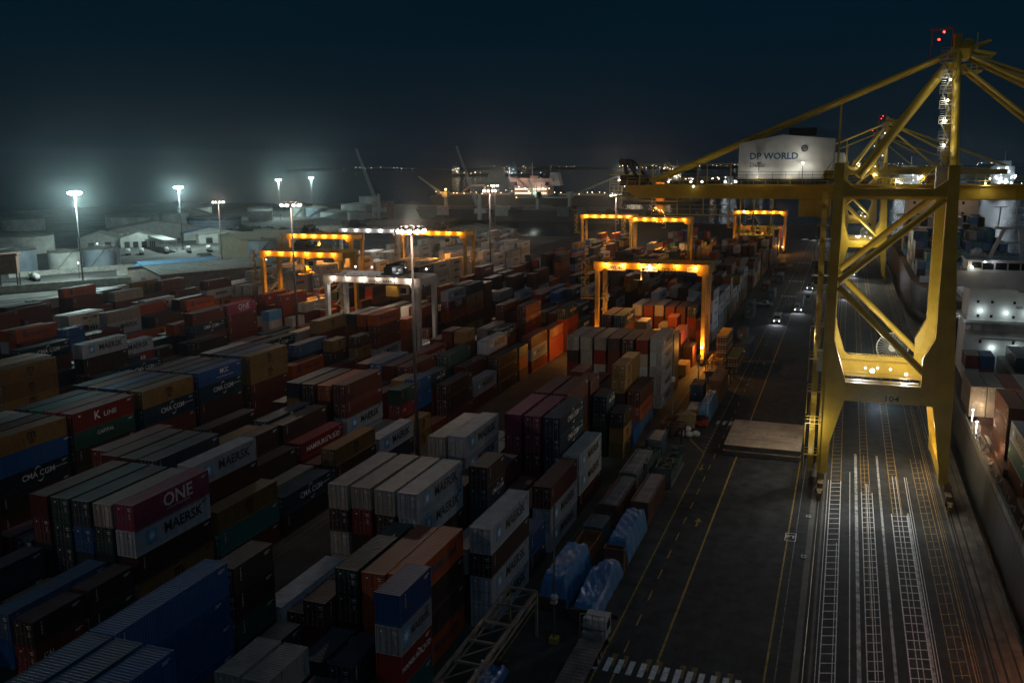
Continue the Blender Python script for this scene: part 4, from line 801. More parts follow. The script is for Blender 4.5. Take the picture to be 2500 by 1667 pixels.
for x in (27, 33, 38): b = MB(); b.box(x - .25, x + .25, Yd - .06, Yd, 12.2, 12.9); part(b, 'window', win, dh)
b = MB(); b.text('SAFETY FIRST', .8, facing((35.4, Yd + .13, 23.0), '-y'), 0); b.text('NO SMOKING', .8, facing((35.4, Yd + .13, 19.7), '-y'), 0); b.text('IMO 9022750', .8, facing((35.2, Yd - .05, 11.2), '-y'), 0); part(b, 'lettering', blk, dh)
b = MB(); b.rail([(21.5, Yd - 1.1, 29.3), (47, Yd - 1.4, 29.3)], 1.3, 1.2, .06); b.rail([(22, Yd - .6, 17), (24, Yd - .6, 17)], 1.1, .6, .06); b.rail([(21.6, Yd - 1, 27), (23.3, Yd - 1, 27)], 1.0, .5, .06)
for x in range(25, 46, 2): b.box(x, x + .12, Yd - .3, Yd - .02, 14.9, 15.9)
b.box(24, 47, Yd - .5, Yd, 14.7, 14.85); b.rail([(24, Yd - .5, 14.85), (47, Yd - .5, 14.85)], 1.0, 1.5, .06); b.box(27, 40, Yd - .7, Yd - .2, 13.1, 13.4); part(b, 'deck_rail', galv)
b = MB(); b.bar((27.5, Yd + 2, 29.3), (29.8, Yd + 2, 35.3), .9, .6); b.bar((33.5, Yd + 2, 29.3), (32.8, Yd + 2, 35.3), .9, .6); b.box(28.1, 35.0, Yd + 1.2, Yd + 3.5, 35.2, 35.6); b.box(29.3, 33.8, Yd + 1.6, Yd + 3, 32.3, 32.6); b.bar((28.6, Yd + 2, 35.6), (28.8, Yd + 2, 39.6), .25); b.box(27.6, 30.0, Yd + 1.8, Yd + 2.2, 39.5, 39.7); b.rail([(28.2, Yd + 1.3, 35.6), (34.9, Yd + 1.3, 35.6)], 1.1, 1, .06); b.bar((31.8, Yd + 2, 35.6), (31.8, Yd + 2, 41.5), .3); b.bar((30.8, Yd + 2, 38), (32.8, Yd + 2, 38), .1); b.bar((30.8, Yd + 2, 39.5), (32.8, Yd + 2, 39.5), .1); part(b, 'radar_mast', wsh)
b = MB(); b.ball((25.4, Yd + 3, 30.4), 1.0, n=14, m=8); b.tube((25.4, Yd + 3, 29.3), (25.4, Yd + 3, 29.8), .3); part(b, 'radar_dome', wsh, smooth=True)
b = MB(); LP = [(26.6, 18.8), (31.2, 18.5), (35.2, 18.5), (39.5, 18.5), (29.2, 11.3), (33.3, 11.2), (38, 11.2)]
for x, z in LP: b.ball((x, Yd - .25, z + .1), .26, n=8, m=5)
b.ball((26.4, Yd - 1.3, 28.95), .22); b.ball((24.2, Yd - 1.4, 27.7), .25); part(b, 'deck_lamp', em_deck)
for x, z in LP: lamp((x, Yd - .9, z), 55, (.85, 1, .96), .2)
lamp((24.2, Yd - 1.9, 27.9), 50, (1, .8, .55), .2); lamp((28, Yd - 2.2, 28.6), 30, WHITE, .2); lamp((22.6, Yd - 1.5, 17.5), 50, WHITE, .2)
b = MB()
for (x, y, z) in ((21.5, 158.8, 7.6), (21.6, 165, 8.0), (20.7, 92, 7.5)): b.ball((x, y, z), .16); b.bar((x, y, 5.2), (x, y, z), .08)
part(b, 'deck_light', em_deck); lamp((21.9, 158.2, 8.0), 380, WARM, .15); lamp((22.6, 164.6, 8.4), 260, (1, .7, .4), .15); lamp((21.9, 146, 7), 160, (1, .6, .3), .15); lamp((20.0, 92, 7.5), 900, (1, .36, .16), .2); lamp((21.5, 108, 7), 120, (1, .8, .5), .2)
b = MB(); b.box(24.2, 30, 186.5, 204, 5.2, 7.2); b.box(30, 47, 184.5, 203, 5.2, 10.2); part(b, 'dark_hatch_tower', mat('dark_hatch_paint', (.03, .045, .045), .6))
def cargo(x, y, zs, styles, ln=4):
    z = zs
    for i, s in enumerate(styles):
        CONT.append((x + 1.22, y + LEN[ln] / 2, z, LEN[ln], 2.591, s, 'ship', round((x - 21) / 2.5), round(y), i + 1, len(styles), s not in 'wA')); z += 2.6
for i, s in enumerate(('ww', 'ww', 'Oo', 'ww', 'ww', 'bb', 'ww')): cargo(21.2 + i * 2.58, 166.6, 6.45, s)
for i, s in enumerate(('bbb', 'bdb', 'bbb', 'ddb', 'bbd', 'bbb')): cargo(23.2 + i * 2.58, 142.6, 6.4, s)
for i, s in enumerate(('btA', 'bdb', 'bwb', 'bbb', 'ggb')): cargo(23.2 + i * 2.58, 127.5, 5.4 if i == 0 else 6.4, s)
for i, s in enumerate(('bbb', 'bdd', 'bbb', 'bbb')): cargo(23.8 + i * 2.58, 112, 6.4, s)
for i, s in enumerate(('bAb', 'bbb', 'bbb')): cargo(24.0 + i * 2.58, 94, 6.4, s)
for i, s in enumerate(('Ab', 'rB')): cargo(22.8 + i * 2.58, 190, 7.2 if i == 0 else 7.2, s, 2)
for i, s in enumerate(('nn', 'nn')): cargo(31 + i * 2.6, 188, 10.2, s[:1], 4)
# ------------------------------------------------------------------ the next ship along the quay
s2 = empty('container_ship', (38, 420, -2), 0, 'far container ship beyond the crane, cream deckhouse over stacked boxes', 'ship')
blkh = mat('black_hull_paint', (.020, .018, .020), .45, var=.4, scale=.2); crm = mat('cream_deckhouse_paint', (.55, .45, .36), .6, var=.15)
P2 = lambda b, n, m: part(b, n, m, s2, (38, 420, -2))
b = MB(); hull(b, 21, 55, 262, 520, 10.5, 'near', flare=2.0); P2(b, 'hull', [blkh, deckm])
b = MB(); b.box(24, 52, 434, 452, 10.5, 36); b.box(21, 55, 432, 446, 33, 36.5); b.box(20.5, 24, 432, 440, 25, 26); c = b
P2(b, 'deckhouse', crm)
for z in (22, 26, 30.5):
    for x in (27, 31.5, 36, 41, 46): b = MB(); b.box(x - .5, x + .5, 433.9, 434, z, z + 1.2); P2(b, 'window', win)
b = MB(); b.box(33, 41, 460, 470, 10.5, 42); P2(b, 'funnel', mat('funnel_paint', (.30, .06, .04), .5))
b = MB(); b.box(23, 54, 318, 319, 10.6, 12.6); b.tube((34, 290, 10.5), (34, 290, 24), .35); b.box(32, 36, 286, 300, 10.5, 12); b.rail([(30, 276, 10.5), (46, 276, 10.5)], 1.2, 1.5, .1); b.box(36, 40, 298, 303, 10.5, 13.5); P2(b, 'foredeck_gear', wsh)
pal2 = 'ntwwNwdNRwntLwNwbdwt'
k = 0
for j, y in enumerate((330, 345, 360, 375, 405, 418)):
    for i in range(11):
        n = (3, 4, 5, 5, 6, 6)[j] + (-1 if (i * 3 + j) % 4 == 0 else 0)
        cs = ''.join(pal2[(i * 5 + j * 3 + q * 7) % len(pal2)] for q in range(n)); z = 11
        for q, s in enumerate(cs): CONT.append((24 + i * 2.6, y + 6.1, z, 12.19, 2.591, s, 'farship', i, j, q + 1, n, True)); z += 2.6
lamp((30, 300, 20), 500, WHITE, .3); lamp((38, 315, 22), 900, (1, .95, .85), .3); lamp((30, 422, 34), 700, (1, .72, .45), .4); lamp((44, 424, 34), 600, (1, .8, .6), .4); lamp((25, 330, 20), 300, (1, .5, .25), .3)
# silt-lit water between the ships comes from the sea sheet itself
# ------------------------------------------------------------------ tank farm, sheds
tkw = mat('tank_white_paint', (.42, .44, .40), .6, var=.35, scale=.15, streak=False); tkb = mat('tank_blue_grey_paint', (.24, .30, .34), .6, var=.35, scale=.15)
tkr = mat('tank_roof_paint', (.17, .18, .155), .8, var=.35, scale=.3)
def tank(x, y, r_, h, label, body=None, bands=False, cone=.12):
    t_ = empty('storage_tank', (x, y, 0), 0, label, 'storage tank', 'storage tanks of the port oil depot')
    b = MB(); b.tube((0, 0, 0), (0, 0, h), r_, n=40, caps=False)
    for z in (h - .25, h * .5): b.tube((0, 0, z), (0, 0, z + .14), r_ + .07, n=40, caps=False)
    b.build('shell', body or tkw, t_, False)
    b = MB(); b.tube((0, 0, h), (0, 0, h + r_ * cone + .4), r_ + .15, .3, n=40); b.tube((0, 0, h + r_ * cone), (0, 0, h + r_ * cone + 1), .3, n=8); b.build('roof', tkr, t_)
    b = MB(); a0 = math.atan2(-y, -x); n = 16
    for i in range(n):
        a, a2 = a0 - .7 + i * 1.1 / n, a0 - .7 + (i + 1) * 1.1 / n; z, z2 = i * h / n, (i + 1) * h / n; rr = r_ + .5
        b.bar((rr * math.cos(a), rr * math.sin(a), z), (rr * math.cos(a2), rr * math.sin(a2), z2), .7, .15); b.bar(((rr + .4) * math.cos(a), (rr + .4) * math.sin(a), z + 1), ((rr + .4) * math.cos(a2), (rr + .4) * math.sin(a2), z2 + 1), .07)
    b.build('spiral_stair', galv, t_)
    b = MB(); pts = [((r_) * math.cos(i * math.pi / 16), r_ * math.sin(i * math.pi / 16), h) for i in range(33)]; b.rail(pts, 1.1, 2.4, .07); b.build('roof_rail', galv, t_)
    if bands:
        b = MB()
        for z in [h * q for q in (.2, .38, .56, .72, .86)]: b.tube((0, 0, z), (0, 0, z + .25), r_ + .35, n=40, caps=False)
        b.tube((0, 0, h * .9), (0, 0, h + .1), r_ + .2, n=40, caps=False); b.build('band', mat('dark_blue_band', (.03, .06, .10), .6), t_)
TK = [(-452, 408, 15.9, 10.0, 'wide cream tank with low cone roof at the left edge, behind others', None, 0), (-395, 335, 11, 10.6, 'cream tank cut by the left edge of the picture', None, 0),
 (-372, 331, 8.2, 10.4, 'blue-white tank behind the brown tower house', tkb, 0), (-349, 337, 7.3, 9.6, 'white streaked tank with diagonal stair, left of the first mast', None, 0),
 (-347, 356, 6.8, 9.4, 'pale tank partly behind the leftmost mast', tkb, 0), (-352, 368, 5.4, 8.6, 'pale grey tank right of the leftmost mast', tkb, 0),
 (-538, 593, 21.3, 10, 'huge dim tank far left beyond the sheds', None, 0), (-492, 585, 10.9, 13.4, 'tall pale tank behind the second mast', None, 0), (-435, 560, 18.9, 12.2, 'large tank ringed with dark bands, behind the trees', tkb, 1),
 (-563, 698, 15, 12, 'far tank with steep pale roof above the banded tank', None, 0), (-501, 710, 10.8, 9, 'far low tank left of the distant mast pair', None, 0), (-366, 524, 8.1, 6.6, 'small pale tank behind the small white office', None, 0), (-292, 414, 7.8, 10, 'grey block-patterned tank behind the amber gantries', tkb, 0),
 (-501, 773, 6.3, 9, 'narrow pale tank by the distant mast pair', None, 0), (-487, 782, 10.5, 8.8, 'bluish far tank right of the distant mast pair', tkb, 0), (-469, 787, 15, 4.6, 'broad low cream tank in the distance', None, 0), (-488, 863, 16.2, 8.0, 'broad cream tank left of the lattice crane', None, 0),
 (-422, 746, 8.4, 6.8, 'small cream tank in front of the broad cream one', None, 0), (-552, 1007, 12, 11, 'farthest pale tank at the foot of the lattice crane', None, 0), (-390, 737, 9.8, 15.8, 'tall reddish-grey tank right of the lattice crane', mat('tank_reddish_paint', (.24, .17, .14), .7), 0), (-571, 809, 12.7, 6, 'dim cream tank far behind the banded tank', None, 0), (-620, 560, 16, 9, 'very dim tank at the far left', None, 0), (-330, 470, 9, 8, 'low grey tank behind the pale warehouse', tkb, 0)]
for (x, y, r_, h, lb, m, bd) in TK: tank(x, y, r_, h, lb, m, bool(bd))
for i in range(6):
    x, y = -462 + i * 3.4, 484 + i * 2.3
    tag(MB().tube((0, 0, 0), (0, 0, 5.0), 1.1, n=16).tube((0, 0, 5.0), (0, 0, 5.5), 1.1, .2, n=16).build('silo', tkw, loc=(x, y, 0)), '%s slim white silo in the row behind the left sheds' % ('first', 'second', 'third', 'fourth', 'fifth', 'sixth')[i], 'silo', 'row of slim silos')
tag(MB().tube((0, 0, 0), (0, 0, 6.2), 3, n=20).tube((0, 0, 6.2), (0, 0, 6.8), 3, .4, n=20).build('silo', mat('tan_silo_paint', (.32, .28, .22), .7), loc=(-446, 500, 0)), 'stout tan silo right of the slim silo row', 'silo')
def shed(x, y, w, d, h, rh, rz, label, wall, roof, doors=2):
    s_ = empty('shed', (x, y, 0), rz, label, 'shed', 'port sheds and offices')
    b = MB(); b.prism([(-w / 2, 0), (w / 2, 0), (w / 2, h), (0, h + rh), (-w / 2, h)], -d / 2, d / 2)
    for i in range(int(d / 1.2)): b.box(w / 2, w / 2 + .05, -d / 2 + i * 1.2, -d / 2 + i * 1.2 + .3, 0, h - .1)
    for i in range(int(w / 1.2)): b.box(-w / 2 + i * 1.2, -w / 2 + i * 1.2 + .3, -d / 2 - .05, -d / 2, 0, h - .1)
    wl = b.build('wall', wall, s_)
    b = MB(); e = .6
    b.add([(-w / 2 - e, -d / 2 - e, h - .1), (0, -d / 2 - e, h + rh + .12), (0, d / 2 + e, h + rh + .12), (-w / 2 - e, d / 2 + e, h - .1)], [(0, 1, 2, 3)]); b.add([(w / 2 + e, -d / 2 - e, h - .1), (0, -d / 2 - e, h + rh + .12), (0, d / 2 + e, h + rh + .12), (w / 2 + e, d / 2 + e, h - .1)], [(3, 2, 1, 0)])
    n = int(d / 2.4)
    for i in range(n):
        yy = -d / 2 + (i + .5) * d / n; b.bar((-w / 2 - e, yy, h - .02), (0, yy, h + rh + .2), .16, .1); b.bar((w / 2 + e, yy, h - .02), (0, yy, h + rh + .2), .16, .1)
    b.bar((0, -d / 2 - e, h + rh + .18), (0, d / 2 + e, h + rh + .18), .4, .14); b.build('roof', roof, s_)
    for i in range(doors): b = MB(); xx = (i - (doors - 1) / 2) * w / (doors + .5); b.box(xx - w * .07, xx + w * .07, -d / 2 - .09, -d / 2 - .055, 0, h * .6); b.build('door', dkm, wl)
    return s_
beige = mat('beige_cladding', (.42, .38, .27), .7, var=.2, scale=.2); rdb = mat('red_brown_cladding', (.15, .11, .10), .7, var=.3, scale=.2); grf = mat('grey_green_roof', (.15, .18, .17), .7, var=.4, scale=.15); gwl = mat('grey_wall', (.24, .25, .23), .8, var=.3); blr = mat('blue_roof_sheet', (.10, .22, .34), .6, var=.3)
shed(-306, 432, 40, 34, 11, 2.2, R(-36), 'large beige pitched warehouse behind the grey-roofed shed', beige, beige, 0)
shed(-258, 322, 36, 50, 7, 2.0, R(-28), 'wide grey-green roofed shed in front of the beige warehouse', mat('brown_wall', (.17, .13, .11), .8), grf, 1)
shed(-285, 338, 12, 34, 6.6, 1.0, R(-28), 'narrow blue-roofed lean-to shed beside the grey roof', blr, blr, 1)
shed(-436, 450, 24, 20, 6, 4, R(40), 'twin-gabled grey shed left of the tanker yard', gwl, tkr); shed(-416, 462, 22, 18, 6, 3.6, R(40), 'pale office with many doors behind the tanker yard', tkw, tkr, 4); shed(-455, 520, 60, 24, 7, 5, R(45), 'dark pitched shed roof behind the silos', gwl, tkr, 0)
shed(-410, 520, 34, 12, 5, 3, R(50), 'low blue-roofed office right of the silos', tkw, blr, 2); shed(-384, 500, 30, 9, 6, 1, R(50), 'long white office wall beside the second mast', tkw, tkw, 3); shed(-345, 478, 5, 5, 8.5, .6, R(20), 'small white gatehouse tower with windows', tkw, dkm, 1); shed(-338, 560, 22, 12, 7, .5, R(20), 'flat white office beyond the trees', tkw, tkw, 2)
shed(-309, 388, 7, 5, 4, 1, R(-36), 'tiny white cabin against the beige warehouse', tkw, grf, 2); shed(-520, 640, 40, 20, 8, 6, R(30), 'dim far shed between the huge tank and the steep-roofed tank', gwl, tkr, 0); shed(-395, 640, 40, 14, 6, 1, R(10), 'far blue-grey shed below the distant mast pair', gwl, blr, 0)
shed(-300, 610, 60, 20, 8, 3, R(12), 'dark long shed behind the amber gantries', mat('dark_red_wall', (.10, .06, .05), .8), mat('dark_roof', (.06, .06, .06), .8), 0); shed(-230, 560, 50, 18, 7, 3, R(8), 'dark low shed between middle gantry and basin', gwl, mat('dark_roof', (.06, .06, .06), .8), 0)
# loading canopy and tanker lorries
cn = empty('loading_canopy', (-385, 446, 0), R(-38), 'long white flat canopy on thin posts over the tanker yard', 'canopy')
MB().box(-22, 22, -4, 4, 6.0, 7.2).build('canopy_roof', tkw, cn)
for i in range(8):
    for y in (-3.5, 3.5): MB().tube((-21 + i * 6, y, 0), (-21 + i * 6, y, 6), .15, n=8).build('post', galv, cn)
tkl = mat('tanker_barrel_white', (.60, .60, .56), .45, var=.2)
def tanker(x, y, rz, i, group='tanker lorries parked at the depot', label=None, cab=True):
    t_ = empty('tanker_lorry', (x, y, 0), rz, label, 'tanker lorry', group)
    MB().tube((0, -4.6, 2.1), (0, 4.6, 2.1), 1.25, n=18).tube((0, -4.9, 2.1), (0, -4.6, 2.1), .8, 1.25, n=18).tube((0, 4.6, 2.1), (0, 4.9, 2.1), 1.25, .8, n=18).build('tank_barrel', tkl, t_, True)
    MB().box(-1.1, 1.1, -4.7, 6.8, .7, .95).build('chassis', dkm, t_)
    if cab:
        c = MB().box(-1.2, 1.2, 5.2, 7.2, .8, 3.1).build('cab', tkl, t_); MB().box(-1.05, 1.05, 7.2, 7.24, 1.9, 2.9).build('windscreen', gls, c)
    for y_ in (-3.8, -2.6, -1.4, 4.4, 6.2):
        for s in (-1, 1): MB().tube((s * .75, y_, .5), (s * 1.2, y_, .5), .5, n=12).build('wheel', rub, t_)
    return t_
for i, (x, y) in enumerate(((-386, 408), (-381, 413), (-376, 418), (-367, 428), (-358, 436), (-350, 444))):
    tanker(x, y, R(42), i, label='white tanker lorry, %s in the parked row below the canopy' % ('first', 'second', 'third', 'fourth', 'fifth', 'sixth')[i])
tanker(-335, 306, R(58), 7, label='long white tanker barrel right before the streaked white tank'); tanker(-352, 296, R(58), 8, label='long white tanker barrel by the brown tower house')
# brown tower house with conveyor gallery, at left
tw = empty('conveyor_tower', (-322, 281, 0), R(40), 'rusty brown boxed tower on dark steel legs with sloping gallery', 'conveyor tower')
rusty = mat('rusty_sheet', (.14, .075, .05), .85, var=.5)
MB().box(-4, 4, -4, 4, 6.5, 14).prism([(-4.6, 14), (4.6, 14), (4.6, 14.8), (-4.6, 14.3)], -4.6, 4.6).build('tower_house', rusty, tw)
for a in (-3.6, 3.6):
    for c in (-3.6, 3.6): MB().bar((a, c, 0), (a, c, 6.5), .4).build('leg', dkm, tw)
MB().bar((-3.6, -3.6, 3.2), (3.6, -3.6, 3.2), .25).bar((3.6, -3.6, 0), (3.6, 3.6, 6.5), .2).bar((3.6, 3.6, 0), (3.6, -3.6, 6.5), .2).build('bracing', dkm, tw)
MB().bar((-4, 0, 8.2), (-50, -8, 5.5), 3.0, 2.6).build('gallery', rusty, tw)
sm = MB(); sm.v, sm.f, sm.m = [], [], []
tag(MB().tube((0, 0, 0), (0, 0, 4), 14, 1, n=24).build('sand_pile', mat('pale_sand', (.42, .40, .30), .95, var=.3, scale=.4), loc=(-322, 254, -.2), smooth=True), 'pale sand heap below the conveyor tower at left edge', 'sand heap')
# depot yard wall, rails and street lamps
wl = mat('pale_block_wall', (.34, .34, .30), .9, var=.4)
def wall(x0, y0, x1, y1, h, lb): tag(MB().bar((x0, y0, h / 2), (x1, y1, h / 2), .35, h, 0, (0, 0, 1)).bar((x0, y0, h + .06), (x1, y1, h + .06), .5, .12).build('boundary_wall', wl), lb, 'wall', 'depot boundary walls')
wall(-330, 238, -268, 330, 3.2, 'pale wall along the depot road, beside the container yard'); wall(-312, 330, -250, 470, 2.6, 'long low wall from the depot to the warehouse'); wall(-355, 310, -318, 372, 2.2, 'low wall before the parked white tankers')
for (x0, y0, x1, y1) in ((-306, 230, -200, 470), (-300, 230, -194, 470)):
    b = MB(); b.bar((x0, y0, .04), (x1, y1, .04), .12, .08); b.bar((x0 + 1.4, y0, .04), (x1 + 1.4, y1, .04), .12, .08); tag(b.build('railway_track', dkm), kind='structure')
for i, (x, y, c, p) in enumerate(((-322, 318, COOL, 1800), (-362, 470, WHITE, 900), (-330, 520, WHITE, 1200), (-412, 455, WARM, 500), (-275, 356, WARM, 500), (-268, 366, WARM, 500), (-262, 374, WARM, 500), (-255, 388, WARM, 900), (-392, 402, WHITE, 600), (-330, 640, WHITE, 1500))):
    t_ = empty('street_lamp', (x, y, 0), 0, 'small lit street lamp %s' % ('beside the leftmost mast foot', 'near the second mast', 'by the far white office', 'on the pale office front', 'first in the row on the brown warehouse wall', 'second in the row on the brown warehouse wall', 'third in the row on the brown warehouse wall', 'brightest, at the brown warehouse end', 'beside the parked tankers', 'far off behind the trees')[i], 'street lamp', 'depot street lamps')
    h = 7 if i not in (4, 5, 6) else 4.5; MB().tube((0, 0, 0), (0, 0, h), .1, n=8).build('post', dkm, t_); MB().ball((0, 0, h), .28 if i < 9 else .4).build('lamp_glass', em_w if c is not WARM else emis('warm_lamp_glass', (1, .85, .6), 90), t_); lamp((x, y, h - .4), p, c, .3)
# dark trees between the tanks
lf = mat('night_leaves', (.035, .055, .025), .8, var=.5, scale=1.5); brk = mat('bark', (.06, .045, .035), .9)
def tree(x, y, h, w, lb):
    t_ = empty('tree', (x, y, 0), rnd.random() * 6, lb, 'tree', 'trees in the depot'); rr = random.Random(int(x * 7 + y))
    b = MB(); b.tube((0, 0, 0), (.2, 0, h * .45), .35, .2, n=8)
    for i in range(5): a = i * 1.25; b.tube((.2, 0, h * .4), (w * .5 * math.cos(a), w * .5 * math.sin(a), h * .7), .15, .05, n=6)
    b.build('trunk', brk, t_)
    b = MB()
    for i in range(900):
        a, u, q = rr.random() * 6.28, rr.uniform(-1, 1), rr.random() ** .4; k_ = .72 + .28 * math.sin(a * 3 + u * 4 + x)
        p = Vector((math.cos(a) * math.sqrt(1 - u * u) * w * q * k_, math.sin(a) * math.sqrt(1 - u * u) * w * q * k_, h * .66 + u * h * .34 * q * k_)); s = rr.uniform(.3, .75)
        d1 = Vector((rr.uniform(-1, 1), rr.uniform(-1, 1), rr.uniform(-1, 1))).normalized() * s; d2 = Vector((rr.uniform(-1, 1), rr.uniform(-1, 1), rr.uniform(-1, 1))).normalized() * s
        b.add([p - d1, p + d2, p + d1, p - d2], [(0, 1, 2, 3)])
    b.build('crown', lf, t_)
for i, (x, y, h, w) in enumerate(((-392, 536, 9, 5), (-385, 540, 8.5, 5.5), (-377, 543, 8, 5), (-400, 530, 7, 4), (-368, 548, 7, 4.5))):
    tree(x, y, h, w, 'dark bushy tree before the banded tank, %s of the clump' % ('tallest', 'second from left in the middle', 'right of the middle', 'leftmost', 'rightmost')[i])
# ------------------------------------------------------------------ harbour behind the yard
def lattice(b, p0, p1, w, w2, n, t=.22):
    p0, p1 = Vector(p0), Vector(p1); d = (p1 - p0).normalized(); x = d.cross(Vector((0, 0, 1))).normalized(); y = x.cross(d)
    def C(i, k):
        f = i / n; ww = (w + (w2 - w) * f) / 2; s = ((-1, -1), (1, -1), (1, 1), (-1, 1))[k]; return p0 + (p1 - p0) * f + x * s[0] * ww + y * s[1] * ww
    for k in range(4):
        b.bar(C(0, k), C(n, k), t, t)
        for i in range(n): b.bar(C(i, k), C(i + 1, (k + 1) % 4), t * .6, t * .6); b.bar(C(i, k), C(i, (k + 1) % 4), t * .6, t * .6)
crg = mat('crane_grey_paint', (.42, .43, .42), .6, var=.3); pgr = mat('pale_green_ship_paint', (.34, .38, .33), .6, var=.2)
for (x, y, tx, tz, hh, lb) in ((-388, 726, -411, 63, 24, 'tall grey lattice boom crane right of the cream tanks'), (-293, 727, -315, 64, 24, 'second tall lattice boom crane, over the dark hull')):
    c = empty('mobile_harbour_crane', (x, y, 0), 0, lb, 'harbour crane', 'lattice boom harbour cranes')
    MB().box(-6, 6, -6, 6, 0, 2.5).build('base', dkm, c); MB().bar((0, 0, 2.5), (0, 0, hh), 3.2, 3.2, 0, (0, 1, 0), 2.0, 2.0).box(-4, 6, -3, 3, 8, 12).build('tower', crg, c)
    b = MB(); lattice(b, (-1, 0, 12), (tx - x, 4, tz), 2.4, 1.2, 16); b.build('boom', crg, c)
    MB().bar((0, 0, hh + 3), (tx - x, 4, tz), .15).bar((0, 0, hh), (0, 0, hh + 3), 1).bar((4, 0, hh * .5), (0, 0, hh + 3), .15).build('boom_stay', dkm, c)
bk = empty('bulk_carrier', (-268, 790, -2), 0, 'dark bulk carrier with slim deck cranes moored across the basin', 'ship')
Pk = lambda b, n, m: part(b, n, m, bk, (-268, 790, -2))
b = MB(); b.prism([(-372, -2), (-165, -2), (-160, 8.5), (-378, 8.5)], 778, 804); b.box(-376, -352, 780, 802, 8.5, 10.5); Pk(b, 'hull', blkh)
for i in range(4): b = MB(); x = -345 + i * 43; b.box(x, x + 22, 782, 800, 8.5, 10.6); Pk(b, 'hatch_cover', mat('hatch_grey', (.12, .12, .12), .7))
for x, w, m in ((-356, 12, mat('rosy_panel', (.42, .30, .27), .7)), (-298, 12, pgr), (-240, 11, mat('deck_dim_grey', (.14, .15, .15), .7)), (-222, 9, mat('deck_dim_grey', (.14, .15, .15), .7))): b = MB(); b.box(x, x + w, 777, 783, 3, 11.5); Pk(b, 'cargo_hold_panel', m)
for (x, jx, jz) in ((-352, -378, 38), (-262, -282, 38), (-262, -270, 36), (-232, -180, 41)):
    b = MB(); b.tube((x, 790, 8.5), (x, 790, 22), 1.9, n=12); b.box(x - 2.6, x + 2.6, 787, 793, 19, 24); lattice(b, (x, 788, 20), (jx, 786, jz), 1.6, .8, 10, .3); Pk(b, 'deck_crane', pgr)
for k in range(3): b = MB(); x = -262 + k * 4; b.tube((x - 6, 792, 20), (x - 6 + (k - 1) * .8, 792, 31), .7, .3, n=8); Pk(b, 'deck_post', pgr)
b = MB(); b.tube((-282, 792, 19), (-236, 792, 19), .5, n=8); Pk(b, 'deck_boom', mat('mint_paint', (.35, .45, .42), .6))
for (x, z, p, c) in ((-350, 26, 6000, SOD), (-262, 24, 2500, (.8, 1, .9)), (-300, 14, 900, WARM)): lamp((x, 784, z), p, c, .4)
b = MB(); b.ball((-350, 785, 26), .8); b.ball((-281, 786, 19), .5); Pk(b, 'deck_lamp', em_s)
tk = empty('tanker_ship', (-350, 1100, -2), 0, 'brightly lit tanker ship with pink-lit superstructure beyond the basin', 'ship')
Pt = lambda b, n, m: part(b, n, m, tk, (-350, 1100, -2)); pnk = mat('tanker_house_paint', (.55, .42, .38), .6)
b = MB(); b.prism([(-500, -2), (-262, -2), (-258, 10), (-508, 10)], 1085, 1120); Pt(b, 'hull', mat('tanker_hull', (.05, .045, .045), .6))
b = MB(); b.box(-392, -348, 1088, 1112, 10, 22); b.box(-388, -352, 1089, 1110, 22, 27); b.box(-398, -342, 1090, 1100, 27, 31); b.box(-372, -362, 1092, 1100, 31, 34); b.bar((-370, 1094, 34), (-370, 1094, 50), .8); b.bar((-374, 1094, 44), (-366, 1094, 44), .5); th = Pt(b, 'superstructure', pnk)
b = MB(); b.prism([(-350, 22), (-334, 22), (-338, 38), (-347, 38)], 1095, 1108); Pt(b, 'funnel', wsh)
b = MB()
for i in range(16): b.box(-390 + i * 2.6, -389 + i * 2.6, 1087.6, 1087.9, 12.5, 13.7); b.box(-390 + i * 2.6, -389 + i * 2.6, 1087.6, 1087.9, 17.5, 18.7)
Pt(b, 'lit_window', emis('warm_window_glow', (1, .72, .42), 6))
b = MB(); b.tube((-500, 1092, 11.5), (-400, 1092, 11.5), .8, n=8); b.tube((-500, 1095, 12.5), (-400, 1095, 12.5), .6, n=8); b.tube((-335, 1092, 11.5), (-270, 1092, 11.5), .8, n=8); b.tube((-470, 1100, 11), (-455, 1100, 22), 1.4, n=8); b.tube((-455, 1100, 22), (-436, 1100, 22), 1.4, n=8); b.tube((-436, 1100, 22), (-436, 1100, 11), 1.4, n=8); Pt(b, 'deck_pipe', mat('pipe_ochre', (.35, .25, .14), .6))
for (x, y, z, p, c) in ((-470, 1083, 20, 9000, SOD), (-430, 1083, 20, 9000, SOD), (-490, 1083, 18, 5000, SOD), (-400, 1083, 24, 9000, (1, .55, .35)), (-380, 1080, 33, 9000, (1, .6, .45)), (-360, 1080, 20, 9000, (1, .75, .6)), (-325, 1083, 18, 5000, WARM), (-290, 1083, 18, 5000, WARM)): lamp((x, y, z), p * .4, c, .5)
b = MB()
for i in range(30): b.ball((-498 + i * 8 + rnd.uniform(-2, 2), 1084, 12 + rnd.random() * 10 * (1 if 8 < i < 20 else .3)), .45, n=6, m=4)
Pt(b, 'deck_lamp', emis('far_ship_lamp', (1, .80, .55), 40))
